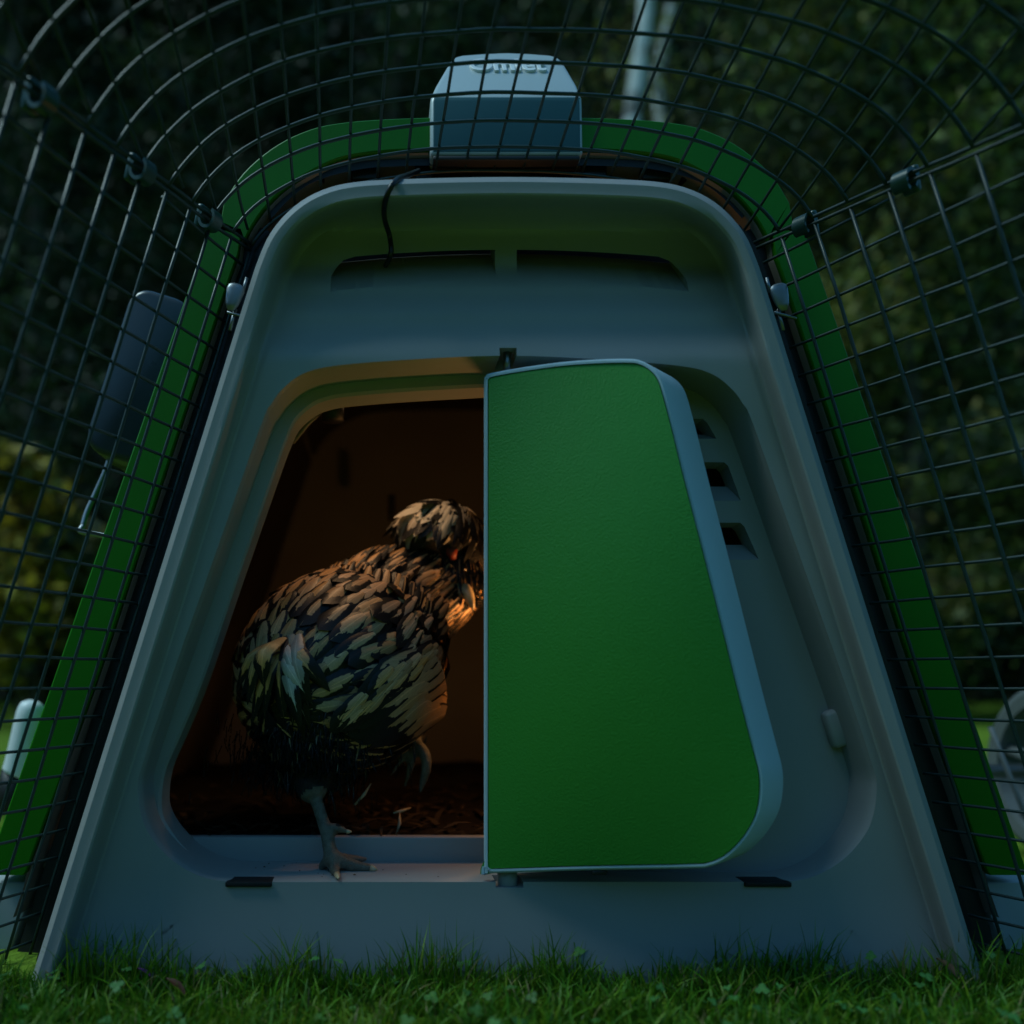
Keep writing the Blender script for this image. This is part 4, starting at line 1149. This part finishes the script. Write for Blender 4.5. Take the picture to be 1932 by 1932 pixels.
# ------------------------------------------------------------------ grass, clover, petals
def grass():
    rnd = random.Random(21)
    V, F, Cc = [], [], []
    def blade(x, y, h, w, lean, az, col, z0=0.0):
        d = Vector((math.cos(az), math.sin(az), 0)); s = Vector((-d.y, d.x, 0))
        fa = rnd.uniform(0, 3.14); s = Vector((math.cos(fa), math.sin(fa), 0))
        b = len(V); n = 4
        for i in range(n):
            t = i / n; c = Vector((x, y, z0)) + d * (lean * h * t * t) + Vector((0, 0, h * (t - .25 * abs(lean) * t * t)))
            ww = w * (1 - t * .75) * .5
            V.append(c - s * ww); V.append(c + s * ww)
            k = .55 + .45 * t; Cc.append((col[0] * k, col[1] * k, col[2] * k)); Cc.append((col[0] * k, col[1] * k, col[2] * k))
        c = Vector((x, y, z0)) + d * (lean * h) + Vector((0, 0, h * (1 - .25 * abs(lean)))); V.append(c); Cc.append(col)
        for i in range(n - 1): F.append((b + 2 * i, b + 2 * i + 1, b + 2 * i + 3, b + 2 * i + 2))
        F.append((b + 2 * n - 2, b + 2 * n - 1, b + 2 * n))
    def colr():
        c = rnd.uniform(.6, 1.25); q = rnd.random()
        if q < .05: return (.26 * c, .24 * c, .09 * c)
        if q < .3: return (.16 * c, .30 * c, .012 * c)
        return (.085 * c, .25 * c, .010 * c)
    # near lawn, in front of the panel
    for _ in range(15000):
        x = rnd.uniform(-.62, .55); y = -.20 + .20 * rnd.random()
        cl = pnoise(Vector((x * 16, y * 16, 0)))
        h = max(.009, rnd.gauss(.021, .006) * (1 + .55 * cl))
        blade(x, y, h, rnd.uniform(.0014, .0034), rnd.uniform(.1, 1.1), rnd.uniform(0, 6.28), colr())
    # a taller fringe against the panel foot, missed by the mower
    for _ in range(2100):
        x = rnd.uniform(-.52, .47); y = rnd.uniform(-.040, -.012)
        cl = max(.35, .9 + 1.1 * pnoise(Vector((x * 19, 3.3, 0))))
        h = max(.010, min(.062, rnd.gauss(.031, .011) * cl))
        blade(x, y, h, rnd.uniform(.0012, .0028), rnd.uniform(.0, .75), rnd.uniform(0, 6.28), colr())
    for (px, hh, ln, az) in ((248, .062, .25, 0), (430, .036, .1, 3), (505, .034, .4, 3), (985, .048, .3, 3), (1060, .040, .15, 1), (1445, .056, .12, .3), (1260, .036, .2, 1), (1700, .035, .5, 3.1), (700, .038, .3, 2), (350, .042, .05, 0), (390, .040, .1, 0), (1370, .038, .4, .5)):
        blade(W(px, 0, -.02).x, -.02, hh, .0022, ln, az, colr())
    # either side of the coop and beside the run
    for _ in range(9000):
        sgn = -1 if rnd.random() < .5 else 1
        x = sgn * rnd.uniform(.48, 1.4) ; y = rnd.uniform(-.1, 1.6)
        if sgn > 0 and .66 < x < .98 and .2 < y < .66 and rnd.random() < .8: continue
        blade(x, y, max(.01, rnd.gauss(.026, .008)), rnd.uniform(.002, .004), rnd.uniform(.1, 1.0), rnd.uniform(0, 6.28), colr())
    # clover: three round leaflets on a stalk
    for _ in range(110):
        x = rnd.uniform(-.55, .5); y = rnd.uniform(-.17, -.012); h = rnd.uniform(.010, .026) if rnd.random() < .85 else .032
        c = rnd.uniform(.7, 1.2); col = (.06 * c, .20 * c, .045 * c)
        tilt = Vector((rnd.uniform(-.5, .5), rnd.uniform(-.7, .2), 1)).normalized(); e1 = tilt.cross(Vector((0, 1, 0.01))).normalized(); e2 = tilt.cross(e1)
        p = Vector((x, y, h)); a0 = rnd.uniform(0, 6.28); rad = rnd.uniform(.0018, .0034)
        for q in range(3):
            an = a0 + q * 2.094; ctr = p + (e1 * math.cos(an) + e2 * math.sin(an)) * rad * .95; b = len(V)
            V.append(p); Cc.append((col[0] * 1.4, col[1] * 1.3, col[2] * 1.4))
            for i in range(8):
                aa = an + math.pi + .5 + (2 * math.pi - 1.0) * i / 7
                V.append(ctr + (e1 * math.cos(aa) + e2 * math.sin(aa)) * rad * .9 + tilt * .0006 * math.cos(3 * aa)); Cc.append(col)
            for i in range(7): F.append((b, b + 1 + i, b + 2 + i))
        blade(x, y, h, .0010, 0.02, 0, col)
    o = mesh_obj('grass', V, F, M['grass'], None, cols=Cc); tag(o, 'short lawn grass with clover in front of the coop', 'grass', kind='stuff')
grass()
def leaf_bit(px, y, z, col, label, nm, cat, size=.009, az=.4):
    m = mat(nm, col, .6, .3, noise=(90, .5, tuple(c * .5 for c in col)))
    V, F = [], []
    for j in range(5):
        for i in range(4):
            u, v = i / 3 - .5, j / 4
            w = math.sin(math.pi * (v * .9 + .06)) * .7
            V.append(Vector((u * w * size, (v - .5) * size * 1.8, .25 * size * math.sin(v * 3) + .5 * size * u * u)))
    for j in range(4):
        for i in range(3): F.append((j * 4 + i, j * 4 + i + 1, j * 4 + i + 5, j * 4 + i + 4))
    rot = Matrix.Rotation(az, 3, 'Z') @ Matrix.Rotation(.5, 3, 'X')
    p = Vector((W(px, 0, y).x, y, z))
    tag(mesh_obj(nm, [p + rot @ v for v in V], F, m), label, cat)
leaf_bit(272, -.035, .018, (.12, .03, .16), 'tiny purple petal lying in the grass at the left', 'petal', 'petal', .008, 1.4)
leaf_bit(330, -.055, .014, (.07, .025, .012), 'curled brown dead leaf in the grass at the left', 'dead_leaf', 'leaf', .012, 1.1)
leaf_bit(1500, -.020, .016, (.10, .04, .16), 'tiny purple petal in the grass under the door end', 'petal', 'petal', .007, .9)
leaf_bit(1786, -.03, .020, (.08, .045, .022), 'dry brown leaf in the grass at the right', 'dead_leaf', 'leaf', .012, .3)

# ------------------------------------------------------------------ background trees and shrubs
def tree(name, label, x, y, h, crown, colr, nleaf, leaf, trunk_r, bark, group, seed, shape='round', base=.25, cat='tree'):
    rnd = random.Random(seed)
    root = thing(name, label, cat, (x, y, 0), group)
    P = [Vector((x, y, -.05))]; n = 8
    for i in range(1, n + 1):
        P.append(Vector((x + rnd.uniform(-1, 1) * .05 * h * i / n * .5, y + rnd.uniform(-1, 1) * .05 * h * i / n * .5, h * .96 * i / n)))
    rd = [trunk_r * (1.25 if i == 0 else 1) * (1 - .85 * i / n) + .004 for i in range(n + 1)]
    parts = [tube(P, trunk_r, 12, rad=rd)]
    clumps = []
    for i in range(max(7, int(h * 6))):
        f = base + (1 - base) * (i + rnd.random()) / max(7, int(h * 6))
        j = min(n - 1, int(f * n)); p0 = P[j].lerp(P[j + 1], f * n - j)
        a = i * 2.4 + rnd.uniform(-.4, .4)
        if shape == 'cone': L = crown * (1.02 - f) * rnd.uniform(.75, 1.1) / (1 - base)
        else: L = crown * math.sqrt(max(.05, 1 - ((f - base) / (1 - base) * 2 - 1) ** 2 * .85)) * rnd.uniform(.6, 1.1)
        d = Vector((math.cos(a), math.sin(a), -.15 if shape == 'cone' else rnd.uniform(.0, .7))).normalized()
        p1 = p0 + d * L
        r0 = max(.006, rd[j] * .4)
        parts.append(tube([p0, p0.lerp(p1, .5) + Vector((0, 0, .05 * L)), p1], r0, 6, rad=[r0, r0 * .6, .004]))
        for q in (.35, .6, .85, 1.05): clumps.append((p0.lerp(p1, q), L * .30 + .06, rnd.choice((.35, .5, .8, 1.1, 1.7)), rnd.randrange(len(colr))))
    t = mesh_obj('trunk', *join(parts), bark); adopt(t, root)
    V, F, Cc = [], [], []
    for i in range(nleaf):
        c, s, kb, kc = clumps[rnd.randrange(len(clumps))]
        p = c + Vector((rnd.gauss(0, 1), rnd.gauss(0, 1), rnd.gauss(0, .8))) * s * .55
        if p.z < .02: p.z = .02 + rnd.random() * .1
        a = Vector((rnd.gauss(0, 1), rnd.gauss(0, 1), rnd.gauss(0, 1))).normalized(); b = a.cross(Vector((rnd.gauss(0, 1), rnd.gauss(0, 1), 1))).normalized()
        l = leaf * rnd.uniform(.6, 1.3); b0 = len(V)
        V += [p - a * l, p + b * l * .45, p + a * l, p - b * l * .45]; F.append((b0, b0 + 1, b0 + 2, b0 + 3))
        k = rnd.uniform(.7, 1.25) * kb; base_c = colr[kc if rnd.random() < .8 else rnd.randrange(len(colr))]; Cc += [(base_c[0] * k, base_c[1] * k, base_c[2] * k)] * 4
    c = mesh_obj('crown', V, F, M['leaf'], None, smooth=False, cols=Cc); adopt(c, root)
DG = [(.035, .060, .018), (.028, .048, .016)]; MG = [(.17, .19, .035), (.13, .17, .03), (.20, .17, .04)]; YG = [(.36, .28, .02), (.24, .21, .02), (.42, .30, .03)]
G1 = 'dark trees at the back of the lawn'
def bx(px, y): return W(px, 0, y).x
tree('spruce_tree', 'dark spruce behind the left mesh panel', bx(60, 5.5), 5.5, 8.0, 1.9, DG, 24000, 0.043, .10, M['bark'], G1, 1, 'cone', .05)
tree('spruce_tree', 'dark spruce standing between the left clip and the ridge box', bx(420, 6.5), 6.5, 9.0, 2.1, DG, 24000, 0.048, .11, M['bark'], G1, 2, 'cone', .05)
tree('spruce_tree', 'dark spruce directly behind the ridge box', bx(760, 7.2), 7.2, 10, 2.3, DG, 24000, 0.048, .12, M['bark'], G1, 3, 'cone', .05)
tree('birch_tree', 'pale birch trunk rising just right of the ridge box', bx(1196, 4.6), 4.6, 9.5, 1.1, MG, 2500, .05, .085, M['birch'], G1, 4, 'round', .72)
tree('birch_tree', 'thinner greyish birch trunk beside the pale birch', bx(1268, 5.4), 5.4, 9.8, 1.0, MG, 2500, .05, .07, M['birch'], G1, 5, 'round', .74)
tree('leafy_tree', 'mid green leafy tree behind the upper right mesh', bx(1480, 5.0), 5.0, 6.2, 1.3, MG + DG, 24000, 0.034, .07, M['bark'], G1, 6, 'round', .08)
tree('leafy_tree', 'olive green tree behind the right mesh joint', bx(1720, 4.4), 4.4, 5.2, 1.25, MG + DG, 24000, 0.034, .06, M['bark'], G1, 7, 'round', .06)
tree('leafy_tree', 'dark leafy tree at the far right edge', bx(1950, 5.2), 5.2, 6.5, 1.6, DG + MG[:1], 24000, 0.038, .08, M['bark'], G1, 8, 'round', .06)
tree('spruce_tree', 'tall dark spruce far behind the birches', bx(1150, 9.0), 9.0, 12.5, 2.8, DG, 22000, 0.058, .14, M['bark'], G1, 9, 'cone', .03)
tree('spruce_tree', 'tall dark spruce far behind the right mesh', bx(1600, 9.5), 9.5, 13, 3.0, DG, 22000, 0.058, .14, M['bark'], G1, 10, 'cone', .03)
tree('spruce_tree', 'tall dark spruce far off beyond the left edge', bx(-120, 9.0), 9.0, 12, 3.0, DG, 22000, 0.058, .14, M['bark'], G1, 12, 'cone', .03)
tree('yellow_shrub', 'yellow green shrub behind the wire bail at the left', bx(70, 3.6), 3.6, 1.35, .50, YG + DG, 5000, .045, .02, M['bark'], None, 11, 'round', .05, 'shrub')
# a far belt of hedge that closes the view
def hedge():
    rnd = random.Random(77)
    V, F, Cc = [], [], []
    for i in range(125000):
        back = i < 105000
        th = rnd.uniform(-.95, .95) if back else rnd.uniform(.95, 2 * math.pi - .95)     # angle from straight ahead
        hgt = 13.5 if back else lerp(5.0, 2.8, .5 + .5 * math.sin(th - .35))
        rr = 11.5 + rnd.uniform(0, 1.6) + .6 * math.sin(th * 9)
        x, y = rr * math.sin(th), rr * math.cos(th)
        z = rnd.random() ** (.8 if i % 5 else 3) * (hgt + 1.2 * math.sin(th * 13) + math.sin(th * 29))
        p = Vector((x, y, z)); a = Vector((rnd.gauss(0, 1), rnd.gauss(0, 1), rnd.gauss(0, 1))).normalized(); b = a.cross(Vector((rnd.gauss(0, 1), rnd.gauss(0, 1), 1))).normalized(); l = rnd.uniform(.09, .2) * (1 if back else 3.6)
        b0 = len(V); V += [p - a * l, p + b * l * .6, p + a * l, p - b * l * .6]; F.append((b0, b0 + 1, b0 + 2, b0 + 3))
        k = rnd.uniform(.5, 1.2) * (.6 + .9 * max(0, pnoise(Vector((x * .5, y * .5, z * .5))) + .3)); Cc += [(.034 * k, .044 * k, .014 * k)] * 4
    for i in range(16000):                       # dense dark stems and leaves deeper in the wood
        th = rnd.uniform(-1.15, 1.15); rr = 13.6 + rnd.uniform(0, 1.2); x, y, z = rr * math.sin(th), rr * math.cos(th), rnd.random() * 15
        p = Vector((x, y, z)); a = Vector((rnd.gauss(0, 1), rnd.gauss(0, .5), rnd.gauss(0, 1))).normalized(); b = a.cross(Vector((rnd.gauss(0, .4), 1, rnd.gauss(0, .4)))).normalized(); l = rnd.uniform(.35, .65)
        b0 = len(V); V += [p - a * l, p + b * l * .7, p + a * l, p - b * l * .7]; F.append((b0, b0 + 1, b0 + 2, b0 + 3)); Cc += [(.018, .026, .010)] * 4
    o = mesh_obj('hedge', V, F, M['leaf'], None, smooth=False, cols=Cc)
    tag(o, 'tall dark belt of woodland all around the lawn', 'woodland', kind='stuff')
hedge()
